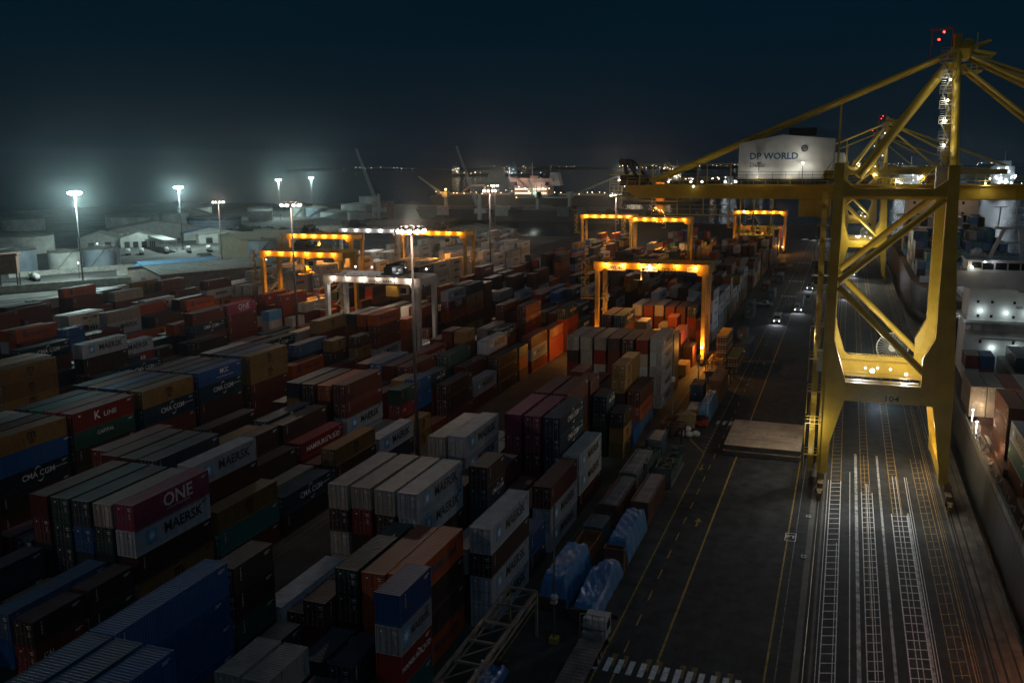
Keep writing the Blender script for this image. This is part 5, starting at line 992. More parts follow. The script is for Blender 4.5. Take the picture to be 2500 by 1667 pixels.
def farship(x, y, L, lb, col, n, seed, s=1.0):
    r_ = empty('anchored_ship', (x, y, -2), 0, lb, 'ship', 'distant lit ships'); rr = random.Random(seed)
    MB().prism([(-L / 2, 0), (L / 2, 0), (L / 2 * 1.05, 11), (-L / 2 * 1.05, 11)], -9, 9).build('hull', blkh, r_)
    MB().box(-L * .40, -L * .22, -7, 7, 11, 24 * s).box(-L * .38, -L * .25, -6, 6, 24 * s, 29 * s).bar((-L * .3, 0, 29 * s), (-L * .3, 0, 38 * s), 1).build('superstructure', wsh, r_)
    b = MB()
    for i in range(n): u = rr.random(); xx = (-L * .42 + rr.random() * L * .22) if u < .6 else rr.uniform(-L / 2, L / 2); b.ball((xx, -9.5, 12 + rr.random() * (16 if u < .6 else 4) * s), .7 * s * rr.uniform(.6, 1.3), n=6, m=4)
    b.build('deck_lamp', col, r_)
EF = emis('far_ship_lamp', (1, .80, .55), 40); EW = emis('far_white_lamp', (.8, .92, 1), 40)
farship(-300, 1500, 90, 'far ship with blue-white deck lights beyond the dark basin', EW, 26, 1); farship(-255, 1280, 80, 'lit ship with orange-lit block beside the crane girder end', EF, 26, 2)
farship(-330, 2100, 120, 'bright ship just left of the crane girder end, near the horizon', EF, 30, 3, 1.5); farship(-150, 1500, 90, 'lit ship seen under the crane girder between the gantries', EW, 14, 5)
farship(-1500, 3600, 180, 'tiny anchored ship, left cluster of lights at sea', EF, 12, 6, 1.6); farship(-1250, 3600, 160, 'tiny anchored ship, above the second mast', EW, 10, 7, 1.6); farship(-900, 5200, 200, 'tiny anchored ship over the lattice cranes, at the horizon', EF, 10, 8, 1.8)
ob_ = MB().box(-5, 5, -4, 4, 0, 24).build('lit_tower_block', mat('orange_tower_paint', (.55, .25, .06), .6)); ob_.location = (-228, 1190, 0)
tag(ob_, 'small orange-lit tower block on the far pier', 'tower block'); lamp((-229, 1172, 14), 15000, SOD, .6); lamp((-222, 1172, 22), 9000, SOD, .6)
b = MB(); b.box(-300, -180, 1160, 1230, -3, .6); tag(b.build('pier_ground', conc_m), kind='structure')
b = MB(); b.box(-175, 19, 700, 760, -6, -.2); tag(b.build('far_quay_ground', yard_m), kind='structure')
# low far shore and its scattered lights
b = MB(); rr = random.Random(4)
pts = [(-5200 + i * 330, 7800 - i * 20) for i in range(26)]
for i in range(25): b.add([(pts[i][0], pts[i][1], -3), (pts[i + 1][0], pts[i + 1][1], -3), (pts[i + 1][0], pts[i + 1][1] + 300, 18 + 10 * math.sin(i + 1)), (pts[i][0], pts[i][1] + 300, 18 + 10 * math.sin(i)), (pts[i + 1][0], pts[i + 1][1] + 1200, -3), (pts[i][0], pts[i][1] + 1200, -3)], [(0, 1, 2, 3), (3, 2, 4, 5)])
tag(b.build('far_shore_terrain', mat('far_land', (.02, .02, .02), .9)), kind='structure')
b = MB()
for cx, w, n in ((-4300, 500, 12), (-3900, 160, 6), (-2900, 350, 14), (-2450, 300, 10), (-1650, 380, 20), (-1200, 350, 18), (-700, 450, 16), (-300, 300, 12), (200, 500, 30), (900, 600, 40), (1700, 700, 50)):
    for i in range(n // 2 + 2): x = cx + rr.gauss(0, w * .5); b.ball((x, 7700 + rr.uniform(0, 200), 8 + rr.random() * 22), rr.uniform(.8, 2.2), n=5, m=4, mi=int(rr.random() < .35))
tag(b.build('far_shore_lights', [emis('far_amber_light', (1, .72, .40), 14), emis('far_white_light', (.85, .93, 1), 14)]), 'scattered tiny lights of the far shore along the horizon', 'distant lights', kind='stuff')
for (x, y) in ((60, 1500), (150, 1420), (240, 1600), (320, 1350)):
    pass
lamp((120, 1380, 14), 60000, (.85, .93, 1), 1)  # added light without a fitting, there to make glitter on the water
farship(130, 1450, 160, 'lit ship on the water right of the quay crane mast', EW, 40, 11, 1.5); farship(290, 1700, 180, 'bright ship at the right edge near the horizon', EW, 44, 12, 1.7)
# ------------------------------------------------------------------ things along the road
tarpm = mat('blue_tarpaulin', (.07, .20, .42), .32, var=.35, scale=.9, bump=.4)
def tarp(x0, x1, y0, y1, h, lb, seed, taper=.25, blobs=0):
    rr = random.Random(seed); nx, ny = 18, 34; b = MB(); vs = []
    ph = [rr.uniform(0, 6.28) for _ in range(8)]
    for j in range(ny + 1):
        for i in range(nx + 1):
            u, v = i / nx, j / ny; ex = min(u, 1 - u) * 2; ey = min(v, 1 - v) * 2
            e = min(1, min(ex * 4.5, ey * 7)); hh = h * (1 - taper * abs(math.sin(v * 2.6 + ph[0])) * (1 if blobs else .3))
            fold = .09 * math.sin(u * 17 + v * 9 + ph[1]) * math.sin(v * 23 + ph[2]) + .07 * math.sin(v * 40 + u * 12 + ph[3])
            if blobs: hh *= .8 + .2 * math.cos(v * 7 + ph[4]) * math.cos(u * 4 + ph[5])
            z = hh * e ** .55 + fold * (.4 + e) * .8 if e > 0 else .05 + .05 * abs(fold)
            dx = (.5 - u) * .5 * e * (1 - ex) + .05 * math.sin(v * 30 + ph[6]) * (1 - e); vs.append((x0 + (x1 - x0) * u + dx, y0 + (y1 - y0) * v + .06 * math.sin(u * 25 + ph[7]) * (1 - e), max(.04, z)))
    b.add(vs, [(j * (nx + 1) + i, j * (nx + 1) + i + 1, (j + 1) * (nx + 1) + i + 1, (j + 1) * (nx + 1) + i) for j in range(ny) for i in range(nx)])
    r_ = empty('covered_cargo', ((x0 + x1) / 2, (y0 + y1) / 2, 0), 0, lb, 'covered cargo', 'cargo under blue tarpaulins by the road')
    b.v = [(p[0] - (x0 + x1) / 2, p[1] - (y0 + y1) / 2, p[2] + .5) for p in b.v]; b.build('tarpaulin', tarpm, r_)
    hx, hy = (x1 - x0) / 2, (y1 - y0) / 2; c = MB(); c.box(-hx + .1, hx - .1, -hy + .1, hy - .1, .15, .55)
    for s in (-1, 1): c.box(-hx + .1, hx - .1, s * hy - .15, s * hy + .15, .1, 1.6)
    c.build('flat_rack', mat('flat_rack_brown', (.10, .045, .03), .7, var=.5), r_)
tarp(-25.9, -22.7, 88.5, 101, 3.3, 'rumpled blue tarpaulin over lumpy cargo, right of the boxy blue one', 3, .45, 1); tarp(-30.0, -26.6, 90, 101, 3.5, 'boxy flat-topped blue tarpaulin beside the thin pole', 5, .1)
tarp(-25.8, -22.8, 103.5, 115.5, 3.2, 'pale blue tarpaulin over long cargo behind the two nearest ones', 8, .25); tarp(-31.2, -28.2, 66, 76, 2.6, 'bright blue tarpaulin under the truss frame at the bottom', 11, .5, 1); tarp(-24.6, -22.3, 170, 183, 3.4, 'smooth pale blue tarpaulin in front of the dark long box', 14, .15)
ntan = mat('dull_brown_paint', (.15, .07, .045), .6, var=.4, scale=.8); ngr = mat('dull_grey_paint', (.13, .14, .145), .6, var=.4, scale=.8); nbl = mat('dull_blue_paint', (.035, .08, .14), .6, var=.4, scale=.8); nrs = mat('rusty_orange_paint', (.26, .10, .035), .65, var=.5, scale=1.2)
def openbox(x, y, L, h, m, lb, inner=None, cover=None, w=2.44):
    r_ = empty('open_top_container', (x, y, 0), 0, lb, 'open container', 'open and covered boxes along the road'); b = MB(); hx, hy = w / 2, L / 2
    b.box(-hx, hx, -hy, hy, .1, .3); b.box(-hx, -hx + .09, -hy, hy, .3, h); b.box(hx - .09, hx, -hy, hy, .3, h); b.box(-hx + .09, hx - .09, -hy, -hy + .09, .3, h); b.box(-hx + .09, hx - .09, hy - .09, hy, .3, h)
    n = int(L / .6)
    for i in range(n): b.box(hx, hx + .05, -hy + .2 + i * L / n, -hy + .45 + i * L / n, .3, h - .15)
    for s in (-1, 1): b.box(s * (hx) - .07, s * (hx) + .07, -hy - .05, hy + .05, h, h + .14)
    b.box(-hx, hx, -hy - .06, -hy + .06, h + .001, h + .13); b.box(-hx, hx, hy - .06, hy + .06, h + .001, h + .13); b.build('box', m, r_)
    MB().box(-.35, .05, -hy - .03, -hy, h * .45, h * .45 + .35).build('plate', stk, r_)
    if inner: MB().box(-hx + .1, hx - .1, -hy + .1, hy - .1, .3, h * .5).build('load', inner, r_)
    if cover:
        c = MB(); n = 16
        for i in range(n):
            a, a2 = -hy + i * L / n, -hy + (i + 1) * L / n; z, z2 = h + .18 + .06 * math.sin(i * 1.9), h + .18 + .06 * math.sin((i + 1) * 1.9)
            c.add([(-hx - .06, a, h - .1), (-hx * .6, a, z), (hx * .6, a, z), (hx + .06, a, h - .1), (-hx - .06, a2, h - .1), (-hx * .6, a2, z2), (hx * .6, a2, z2), (hx + .06, a2, h - .1)], [(0, 1, 5, 4), (1, 2, 6, 5), (2, 3, 7, 6)])
        c.build('cover', cover, r_)
    return r_
cvg = mat('grey_cover_sheet', (.15, .14, .15), .75, var=.4)
openbox(-28.4, 104.6, 6, 2.4, nrs, 'small open box with orange inside, between the blue tarpaulins', nrs); openbox(-24.2, 102.3, 1.2, 3.0, ntan, 'short brown end frame between two blue tarpaulins'); openbox(-28.6, 110.6, 4.5, 2.6, ngr, 'small grey covered box left of the long blue tarpaulin', None, cvg)
openbox(-28.3, 121.5, 12.2, 3.1, ntan, 'long brown box with grey cover, left one of the pair', None, cvg); openbox(-28.6, 134.5, 12.2, 3.3, ngr, 'long grey covered box at the head of the left row', None, cvg); openbox(-24.4, 123.4, 12.2, 3.3, ntan, 'long dusty covered box, right one of the pair', None, mat('dusty_cover', (.21, .17, .17), .8, var=.4)); openbox(-28.4, 149.6, 6.1, 3.2, nbl, 'blue box with pale cover beside the loaded flat racks', None, mat('pinkish_cover', (.28, .20, .17), .8, var=.4))
openbox(-23.6, 192.5, 12.2, 4.6, ntan, 'long tall dark covered box behind the smooth blue tarpaulin', None, mat('brown_cover', (.13, .075, .06), .8)); openbox(-27.3, 188.8, 6.1, 3.6, nbl, 'blue box with brown cover beside the tall dark one', None, mat('brown_cover', (.13, .075, .06), .8)); openbox(-25.6, 171.4, 6.1, 3.0, ntan, 'small box topped with striped sheet before the blue tarpaulin', None, mat('striped_sheet', (.5, .42, .36), .7, var=.9, scale=3)); openbox(-28.6, 163.6, 6.1, 2.2, ntan, 'low brown open box by the yellow crate', nrs)
openbox(-26.7, 206, 5, 2.6, ngr, 'low dark box near the lit gantry foot, under the steel frame', None, mat('amber_cover', (.32, .22, .1), .8)); openbox(-22.4, 240, 12.2, 3.6, nbl, 'dark blue boxed cargo behind the flat rack stacks', None, nbl); openbox(-25.8, 262, 6, 2.4, ngr, 'dark box in the roadside row before the white pickup'); openbox(-27.5, 300, 10, 4.8, ngr, 'pale-fronted tall load behind the pickup', None, cvg); openbox(-24.2, 345, 10, 3.0, ngr, 'dark long box beyond the pickup', None, cvg); openbox(-28.0, 366, 12, 3.0, ntan, 'dark brown roadside box farther along', None, cvg); openbox(-24.5, 392, 12, 3.4, ngr, 'dark covered box near the distant crosswalk', None, cvg); openbox(-28, 412, 12, 2.6, ntan, 'brown low box beside the far orange stack')
def fr_stack(x, y, n, lb, L=12.2, m1=nrs):
    r_ = empty('flat_rack_stack', (x, y, 0), 0, lb, 'flat rack stack', 'folded flat racks in stacks')
    for i in range(n):
        b = MB(); z = .05 + i * .62; b.box(-1.22, 1.22, -L / 2, L / 2, z, z + .32); b.box(-1.2, 1.2, -L / 2 + .3, L / 2 - .3, z + .4, z + .5)
        for a in (-1, 1):
            for c in (-1, 1): b.box(a * 1.22 - .16 * (a > 0), a * 1.22 + .16 * (a < 0), c * L / 2 - .18 * (c > 0), c * L / 2 + .18 * (c < 0), z + .32, z + .6)
        for k in range(4): b.box(-1 + k * .6, -.7 + k * .6, -L / 2 - .02, -L / 2 + .02, z + .08, z + .26, 1)
        b.build('flat_rack', [(nrs, ylw, mat('deep_red_paint', (.20, .035, .02), .6))[(i * 5 + n) % 3], stk], r_)
fr_stack(-26.2, 222.4, 14, 'tall stack of folded orange flat racks lit by the gantry foot lamp'); fr_stack(-23.5, 222.8, 6, 'lower stack of flat racks beside the tall orange one'); fr_stack(-26.5, 440, 6, 'distant amber-lit flat rack stack at the roadside'); fr_stack(-23.6, 441, 3, 'distant low flat rack stack beside the amber one')
# stacked truss frames and truck loads
def truss(x, y, w, L, z, m, lb, name='truss_frame', tilt=0):
    r_ = empty(name, (x, y, 0), 0, lb, 'steel frame'); b = MB()
    for s in (-1, 1): b.bar((s * w / 2, -L / 2, z - tilt), (s * w / 2, L / 2, z + tilt), .28); b.bar((s * w / 2, -L / 2, z - tilt - .9), (s * w / 2, L / 2, z + tilt - .9), .14)
    n = max(2, int(L / 3.4))
    for i in range(n + 1):
        yy = -L / 2 + i * L / n; zz = z - tilt + 2 * tilt * i / n; b.bar((-w / 2, yy, zz), (w / 2, yy, zz), .22)
        if i < n:
            b.bar((-w / 2, yy, zz), (w / 2, yy + L / n, zz), .09)
            for s in (-1, 1): b.bar((s * w / 2, yy, zz - .9), (s * w / 2, yy + L / n, zz), .09)
    b.build('truss', m, r_)
    for a in (-1, 1):
        for c in (-1, 1): MB().bar((a * w / 2, c * L / 2, 0), (a * w / 2, c * L / 2, z + c * tilt), .24).build('leg', m, r_)
    return r_
truss(-29.6, 74.5, 3.0, 19, 5.2, mat('worn_truss_paint', (.30, .23, .17), .7, var=.5), 'long worn steel truss frame on legs above the blue tarpaulin, bottom edge'); truss(-27.0, 214.5, 2.8, 7, 3.6, ylw, 'amber-lit steel frame near the gantry foot')
truss(-23.6, 207, 2.4, 6, 2.4, dkm, 'dark machine frame right of the amber-lit one'); truss(-26.5, 158, 2.6, 4, 3.0, dkm, 'small dark frame near the white bags')
def stackload(x, y, lb):
    r_ = empty('loaded_flat_rack', (x, y, 0), 0, lb, 'loaded flat rack'); rr = random.Random(int(x * y)); b = MB(); b.box(-1.25, 1.25, -6, 6, .3, .7)
    for s in (-1, 1): b.box(-1.25, 1.25, s * 6 - .1, s * 6 + .1, .7, 3.4)
    for s in (-1, 1): b.bar((s * 1.1, -6.2, 3.4), (s * 1.1, -3.4, 4.3), .1)
    b.build('flat_rack', ngr, r_); c = MB()
    for i in range(40):
        yy = rr.uniform(-5.4, 5.2); xx = rr.uniform(-1, .8); z = rr.uniform(.8, 3.2); s = rr.uniform(.2, .7); c.box(xx, xx + s, yy, yy + s * 1.6, z, z + s * .5)
    c.box(-1.1, 1.1, -5.4, 5.4, .7, 2.4); c.build('machinery_load', mat('dark_green_load', (.03, .055, .045), .6, var=.6), r_); MB().box(-1, 1, -6.14, -6.1, 1.0, 3.0).build('end_panel', ngr, r_)
stackload(-24.0, 138.5, 'dark loaded flat rack with pale end panel beside the yellow line'); stackload(-27.9, 139.8, 'dark lumpy load under nets left of the pale-ended one')
b = MB(); rr = random.Random(9)
bg_ = empty('cargo_bags', (-24.6, 161.5, 0), 0, 'pile of plump white cargo bags on the asphalt', 'cargo bags')
for i, (x, y, s) in enumerate(((-1.2, -.6, .75), (-.1, -.4, .8), (-.8, .5, .85), (1.1, .2, .8), (-.5, 0, .7))): o = MB().ball((x, y, .5 + (i == 4) * .9), s, n=12, m=8, sz=.75).build('bag', mat('white_bag', (.55, .53, .52), .7, var=.3), bg_, True)
b = empty('forklift', (-23.6, 168.3, 0), R(80), 'small orange-red forklift by the road line near the white bags', 'forklift')
MB().box(-.6, .6, -1.2, 1.0, .3, 1.1).box(-.55, .55, -1.2, -.5, 1.1, 1.4).build('body', mat('forklift_red', (.45, .06, .02), .5), b); MB().bar((-.5, .8, 1.1), (-.45, .5, 2.1), .08).bar((.5, .8, 1.1), (.45, .5, 2.1), .08).box(-.55, .55, -.7, .6, 2.1, 2.18).bar((-.5, -1, 1.1), (-.45, -.7, 2.1), .08).bar((.5, -1, 1.1), (.45, -.7, 2.1), .08).build('overhead_guard', dkm, b); MB().bar((-.35, 1.1, .1), (-.35, 1.1, 3.0), .12).bar((.35, 1.1, .1), (.35, 1.1, 3.0), .12).box(-.5, -.3, 1.15, 2.3, .1, .16).box(.3, .5, 1.15, 2.3, .1, .16).build('lifting_mast', ylw, b)
for y in (-.8, .7):
    for s in (-1, 1): MB().tube((s * .45, y, .32), (s * .7, y, .32), .32, n=12).build('wheel', rub, b)
tag(MB().box(-1.6, 1.6, -1.5, 1.5, 0, 2.4).prism([(-1.8, 2.4), (1.8, 2.4), (0, 3.3)], -1.7, 1.7).build('kiosk', mat('kiosk_tan', (.30, .22, .12), .7), loc=(-26.2, 168.2, 0)), 'small tan-roofed kiosk beside the forklift', 'kiosk')
# hatch covers laid on the road
hcm = mat('hatch_cover_pink_grey', (.50, .38, .29), .7, var=.4, scale=.35); hcs = mat('hatch_cover_side', (.05, .055, .055), .7, var=.5)
def hatch(x0, x1, y0, y1, n, lb):
    r_ = empty('hatch_cover_stack', ((x0 + x1) / 2, (y0 + y1) / 2, 0), 0, lb, 'hatch covers', 'ship hatch covers laid on the road'); hx, hy = (x1 - x0) / 2, (y1 - y0) / 2; rr = random.Random(3)
    for k in range(n):
        z = .1 + k * 1.0; o = .12 * k; b = MB(); b.box(-hx + o, hx - .1, -hy + o, hy - .2, z, z + .78, 1); b.box(-hx + o - .05, hx - .05, -hy + o - .05, hy - .15, z + .78, z + .86, 0)
        for i in range(9): xx = -hx + .5 + i * (2 * hx - 1) / 8; b.box(xx - .18, xx + .18, -hy + o - .14, -hy + o - .05, z + .1, z + .8, 1); b.box(xx - .25, xx + .25, hy - .17, hy - .05, z + .2, z + .9, 1)
        for i in range(8): yy = -hy + .8 + i * (2 * hy - 1.6) / 7; b.box(hx - .08, hx + .1, yy - .2, yy + .2, z + .1, z + .9, 1)
        b.box(-.2, .2, -hy + o - .2, -hy + o - .14, z - .05, z + .6, 1)
        if k == n - 1:
            zt = z + .862
            for yy in (-hy * .48, hy * .45):
                for (a, c) in ((-.55, -.28), (-.2, .12), (.2, .72)): b.box(hx * a - .1, hx * c, yy - .06, yy + .06, zt, zt + .008, 2)
                for a in (-.24, .16): b.box(hx * a - .12, hx * a + .12, yy - .1, yy + .1, zt, zt + .02, 3)
            for a in (-.7, -.32, .05, .42, .8): b.box(hx * a - .25, hx * a + .25, -.3, .05, zt, zt + .012, 4); b.box(hx * a - .18, hx * a + .18, -.2, -.08, zt + .012, zt + .018, 2)
            for a in (-.82, .9):
                for c in (-.75, -.2, .75): b.box(hx * a - .22, hx * a + .22, hy * c - .12, hy * c + .12, zt, zt + .02, 5)
        b.build('hatch_cover', [hcm, hcs, blk, redp, nrs, stk], r_)
hatch(-17.5, -4.9, 152.2, 168.6, 2, 'two broad pinkish hatch covers stacked on the road beside the near crane'); hatch(-12.4, -4.8, 391, 398, 3, 'far hatch cover stack beside the second crane'); hatch(-14.5, -5, 452, 461, 3, 'farther hatch cover stack at the far crossing')
# vehicles
van_w = mat('vehicle_white_paint', (.50, .50, .48), .35, var=.15); em_h = emis('headlight_glass', (.85, .92, 1), 60)
def wheels(r_, ys_, w=1.1, rad=.45, tw=.3):
    for y in ys_:
        for s in (-1, 1):
            wo = MB().tube((s * (w - tw), y, rad), (s * w, y, rad), rad, n=16).build('wheel', rub, r_); MB().tube((s * (w + .01) - .02, y, rad), (s * (w + .01) + .02, y, rad), rad * .5, n=10).build('rim', galv, wo)
def heads(r_, y, z, w, p=260, aim=-1, col=(.86, .92, 1)):
    for s in (-1, 1): MB().ball((s * w, y, z), .15, n=8, m=5).build('headlight', em_h, r_)
    X, Y, _ = r_.location
    for s in (-1, 1): lamp((X + s * w, Y + y - .25, z), p, col, .1, 95, (X + s * w, Y + y - 8, -.6), .7)
bus = empty('minibus', (-18.5, 291.5, 0), 0, 'white minibus driving toward the camera with headlights on', 'minibus')
MB().prism([(-3.2, .45), (3.1, .45), (3.2, 1.2), (3.2, 2.3), (3.0, 2.62), (-2.5, 2.66), (-2.85, 2.45), (-3.25, 1.35)], -1.0, 1.0, 'x').build('body', van_w, bus); MB().add([(-.92, -3.20, 1.45), (.92, -3.20, 1.45), (.86, -2.92, 2.4), (-.86, -2.92, 2.4)], [(0, 1, 2, 3)]).build('windscreen', gls, bus)
MB().box(1.0, 1.02, -2.3, 2.9, 1.4, 2.2).box(-1.02, -1.0, -2.3, 2.9, 1.4, 2.2).build('side_window', gls, bus); MB().box(-.95, .95, -3.4, -3.2, .4, .75).build('bumper', dkm, bus); MB().box(-.4, .4, .6, 1.6, 2.66, 2.74).build('roof_hatch', galv, bus); wheels(bus, (-2.2, 2.0), 1.0, .36); heads(bus, -3.36, .85, .78, 420)
def tractor(name, x, y, label, cab_m=van_w, load=None, rz=0, lit=True, L=13):
    r_ = empty(name, (x, y, 0), rz, label, 'lorry', 'terminal lorries on the road and quay')
    MB().box(-1.15, 1.15, -1.6, L - 1, .8, 1.15).build('chassis', dkm, r_)
    c = MB().prism([(-1.9, .7), (-.2, .7), (-.2, 2.9), (-1.6, 2.9), (-1.95, 1.7)], -1.05, .35, 'x').build('cab', cab_m, r_); MB().add([(-.98, -1.97, 1.75), (.28, -1.97, 1.75), (.28, -1.62, 2.8), (-.98, -1.62, 2.8)], [(0, 1, 2, 3)]).build('windscreen', gls, c)
    MB().box(-1.2, 1.2, -2.15, -1.9, .5, 1.25).build('bumper', cab_m, r_); wheels(r_, (-1.0, 2.2, L - 4.2, L - 2.8), 1.2, .5)
    if lit: heads(r_, -2.2, .95, .95, 420)
    if load: CONT.append((x, y + 1.0 + LEN[load[1]] / 2, 1.2, LEN[load[1]], 2.896, load[0], 'lorry', round(x), round(y), 1, 1, True))
    return r_
tractor('terminal_lorry', -13.4, 314.5, 'white lorry carrying a pale container toward the camera, headlights lit', load=('w', 4)); tractor('terminal_lorry', -11.9, 371, 'dark lorry with blue-white headlights behind the white one', cab_m=ngr); tractor('terminal_lorry', 1.6, 352, 'lorry with blue-white headlights under the crane, on the quay lane', cab_m=ngr); tractor('terminal_lorry', 3.4, 420, 'distant lorry on the quay lane under the second crane', load=('o', 2)); tractor('terminal_lorry', -11.0, 338, 'pale unlit lorry close behind the white container lorry', lit=False)
pk = empty('pickup_truck', (-25, 324, 0), R(78), 'white pickup parked across the roadside row', 'pickup truck')
MB().prism([(-2.6, .5), (2.5, .5), (2.6, 1.05), (1.2, 1.15), (.6, 1.8), (-.9, 1.8), (-1.1, 1.1), (-2.6, 1.1)], -.9, .9, 'x').build('body', van_w, pk); MB().box(.901, .92, -.8, .5, 1.2, 1.7).box(-.92, -.901, -.8, .5, 1.2, 1.7).build('side_window', gls, pk); wheels(pk, (-1.6, 1.6), .9, .38)
# big lorry at the bottom edge, seen from above
tl = empty('flatbed_lorry', (-21.9, 79, 0), 0, 'flatbed lorry with pale cab seen from above at the bottom edge', 'lorry')
bd = MB(); bd.box(-1.25, 1.25, -12, 4.0, 1.2, 1.4); 
for i in range(26): bd.box(-1.2, 1.2, -11.9 + i * .6, -11.5 + i * .6, 1.4, 1.43)
for k in range(3): bd.box(-.5 + k * .35, -.4 + k * .35, -8, -1, 1.44, 1.5)
bd.build('flat_bed', mat('dusty_deck', (.19, .15, .14), .85, var=.5), tl); MB().box(-1.2, 1.2, 5.2, 7.3, .9, 3.0).box(-1.15, 1.15, 4.8, 5.2, 2.2, 3.2).box(-.5, .5, 5.8, 6.7, 3.0, 3.08).build('cab', van_w, tl); MB().box(-1.1, 1.1, 7.3, 7.33, 1.8, 2.8).box(1.2, 1.22, 5.5, 6.9, 1.8, 2.7).build('cab_window', gls, tl)
MB().rail([(-1.3, 4.2, 1.4), (1.3, 4.2, 1.4)], 2.6, .65, .07).box(-1.1, 1.1, 4.2, 4.6, .9, 2.0).build('headboard', galv, tl); wheels(tl, (6.3, 3.0, 1.8, -7.5, -8.8, -10.1), 1.25, .52); MB().box(-2.1, -1.3, 7.0, 7.1, 2.4, 2.9).box(1.3, 2.0, 7.0, 7.1, 2.4, 2.9).build('mirror', dkm, tl)
for i, (x, y) in enumerate(((-19, 598), (-24, 606), (-14, 604), (-10, 612))):
    c_ = empty('parked_car', (x, y, 0), R(80), '%s pale parked car in the far car row at the road end' % ('leftmost', 'second', 'third', 'rightmost')[(1, 0, 2, 3)[i]], 'car', 'cars at the far road end')
    MB().prism([(-2.1, .35), (2.1, .35), (2.2, .8), (1.2, .95), (.7, 1.4), (-1.1, 1.4), (-1.6, .95), (-2.2, .9)], -.85, .85, 'x').build('body', van_w, c_); wheels(c_, (-1.3, 1.3), .85, .32)
tag(MB().tube((0, 0, 0), (0, 0, 9), .1).ball((0, 0, 9), .5, 1).build('road_lamp', [dkm, em_w], loc=(-8, 590, 0)), 'single cold white lamp far down the road', 'street lamp'); lamp((-8, 590, 8.3), 5000, WHITE, .4)
# ------------------------------------------------------------------ make the containers: the 300 that show largest one by one, the rest as one mass
camM = cam.matrix_world; fwd = camM.to_3x3() @ Vector((0, 0, -1)); rgt = camM.to_3x3() @ Vector((1, 0, 0)); upv = camM.to_3x3() @ Vector((0, 1, 0))
vs, fs, own = [], [], []
def addb(x0, x1, y0, y1, z0, z1, i):
    o = len(vs); vs.extend([(x0, y0, z0), (x1, y0, z0), (x1, y1, z0), (x0, y1, z0), (x0, y0, z1), (x1, y0, z1), (x1, y1, z1), (x0, y1, z1)])
    fs.extend([(o, o + 3, o + 2, o + 1), (o + 4, o + 5, o + 6, o + 7), (o, o + 1, o + 5, o + 4), (o + 1, o + 2, o + 6, o + 5), (o + 2, o + 3, o + 7, o + 6), (o + 3, o, o + 4, o + 7)]); own.extend([i] * 6)
for i, c in enumerate(CONT): addb(c[0] - 1.22, c[0] + 1.22, c[1] - c[3] / 2, c[1] + c[3] / 2, c[2], c[2] + c[4], i)
addb(-2, 16, 140.5, 141.5, 14, 17, -1); addb(-2.1, -.7, 140.4, 141.6, 7, 48, -1); addb(12.8, 15.5, 140.4, 141.6, 0, 48, -1)
bvh = BVHTree.FromPolygons(vs, fs); seen = {}
NX, NY = 500, 333; f_ = cd.lens / 36
for j in range(NY):
    for i in range(NX):
        d = fwd + rgt * ((i + .5) / NX - .5) / f_ - upv * ((j + .5) / NY - .5) * (1667 / 2500) / f_
        h_ = bvh.ray_cast((0, 0, CAMZ), d)
        if h_[2] is not None and own[h_[2]] >= 0: seen[own[h_[2]]] = seen.get(own[h_[2]], 0) + 1
order = sorted(seen, key=lambda i: -seen[i]); IND = set(order[:300]); 
ORD = ['first', 'second', 'third', 'fourth', 'fifth', 'sixth', 'seventh', 'eighth']; TIER = {1: 'bottom', 2: 'second', 3: 'third', 4: 'fourth', 5: 'fifth', 6: 'sixth'}
BLK = ['roadside', 'second', 'third', 'fourth', 'fifth', 'sixth']; NUM = {1: 'single', 2: 'two', 3: 'three', 4: 'four', 5: 'five', 6: 'six'}
slots = {}
for c in CONT:
    if isinstance(c[6], int): slots.setdefault(c[6], set()).add(c[8])
BAY = {}
for b_, s_ in slots.items():
    for n, s in enumerate(sorted(s_)): BAY[(b_, s)] = n + 1
def lab(i):
    x, y, z, L, H, st_, b_, k, s, t_, n, rot = CONT[i]; col = PAINT[st_][1]; lg = LOGO.get(st_, ''); sz = 'short' if L < 8 else 'long'
    base = ' '.join(w for w in (col, lg, sz, 'container') if w)
    if b_ == 'hoist': return 'pale short container hanging under the distant amber gantry crane'
    if b_ == 'lorry': return base + (' riding on the white lorry with lit headlights' if st_ == 'w' else ' on the distant lorry under the second crane')
    if b_ == 'ship': return base + ' on near ship, %s tier, row %d, %s' % (TIER[t_], k + 1, {167: 'far bay', 143: 'second bay', 128: 'third bay', 112: 'fourth bay', 94: 'nearest bay'}.get(s, 'deckhouse bay'))
    if b_ == 'farship': return base + ' on the far ship, %s tier, row %d, bay %d' % (TIER[t_], k + 1, s + 1)
    pos = 'on the ground' if n == 1 else ('topmost of %s' % NUM[n] if t_ == n else ('lowest of %s' % NUM[n] if t_ == 1 else '%s of %s up' % (TIER[t_], NUM[n])))
    return '%s, %s, %s block, %s column, bay %d' % (base, pos, BLK[b_], ORD[k], BAY[(b_, s)])
door_l = {}; nfull = 0
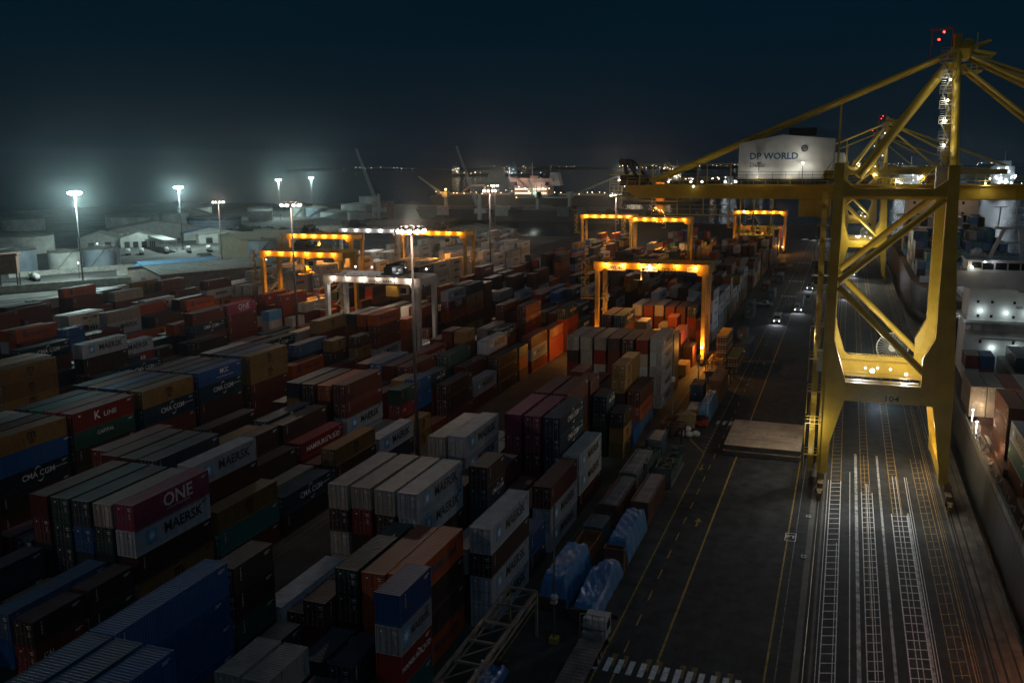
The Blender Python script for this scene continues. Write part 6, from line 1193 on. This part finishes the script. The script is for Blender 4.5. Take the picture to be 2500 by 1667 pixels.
for rank, i in enumerate(order[:300]):
    x, y, z, L, H, st_, b_, k, s, t_, n, rot = CONT[i]
    me = cbody(L, H); o = bpy.data.objects.new('shipping_container', me); COL.objects.link(o); o.location = (x, y, z)
    o.rotation_euler = (0, 0, rnd.uniform(-.003, .003) + (math.pi if rot else 0))
    o.material_slots[0].link = 'OBJECT'; o.material_slots[0].material = pm(st_); tag(o, lab(i), 'container', 'shipping containers stacked in the port')
    for sd_ in (-1, 1):
        d = bpy.data.objects.new('door', cdoor(sd_, H)); COL.objects.link(d); d.parent = o
        d.location = (0, -L / 2, 0)
        d.material_slots[0].link = 'OBJECT'; d.material_slots[0].material = pm(st_)
    lg = clogo(st_, L, H)
    if lg:
        for a_ in (0, math.pi): l_ = bpy.data.objects.new('lettering', lg); COL.objects.link(l_); l_.parent = o; l_.rotation_euler = (0, 0, a_)
# the rest
mats_ = []; mi_ = {}; g = MB()
for i, c in enumerate(CONT):
    if i in IND: continue
    st_ = c[5]
    if st_ not in mi_: mi_[st_] = len(mats_); mats_.append(pm(st_))
    x0, x1, y0, y1, z0, z1 = c[0] - 1.21, c[0] + 1.21, c[1] - c[3] / 2, c[1] + c[3] / 2, c[2], c[2] + c[4]
    g.box(x0, x1, y0, y1, z0, z1, mi_[st_])
    if i in seen and c[3] > 8 and st_ in 'AHMCcOS':   # a strip of lettering on boxes too small to read
        q = 'lettering'
        if q + st_ not in mi_: mi_[q + st_] = len(mats_); mats_.append(blk if st_ in 'AMc' else (navy if st_ == 'H' else wht))
        zc = (z0 + z1) / 2; yc = c[1] + .8
        if st_ == 'M': g.box(x1, x1 + .01, yc - 1.1, yc - .3, zc - .7, zc + .8, mi_[q + st_])
        else:
            for q_ in range(6): g.box(x1, x1 + .01, yc - 2.8 + q_ * .95, yc - 2.2 + q_ * .95, zc - .42, zc + .42, mi_[q + st_])
tag(g.build('container_mass', mats_), 'the many further stacked containers filling the rest of the yard', 'containers', kind='stuff')
# night haze over the whole port
hz = MB().box(-1100, 450, -420, 1900, -4.5, 74).build('haze', None if False else mat('haze_tmp', (.5, .5, .5)))
hm = bpy.data.materials.new('haze_air'); hm.use_nodes = True; hm.cycles.volume_sampling = 'EQUIANGULAR'; hm.cycles.homogeneous_volume = True; t = hm.node_tree; t.nodes.clear()
po = t.nodes.new('ShaderNodeOutputMaterial'); pv = t.nodes.new('ShaderNodeVolumePrincipled'); pv.inputs['Density'].default_value = .00008; pv.inputs['Color'].default_value = (.72, .88, .92, 1); pv.inputs['Anisotropy'].default_value = .945
t.links.new(pv.outputs[0], po.inputs['Volume']); hz.data.materials.clear(); hz.data.materials.append(hm); tag(hz, kind='stuff')
bpy.data.materials.remove(MATS['haze_tmp'])
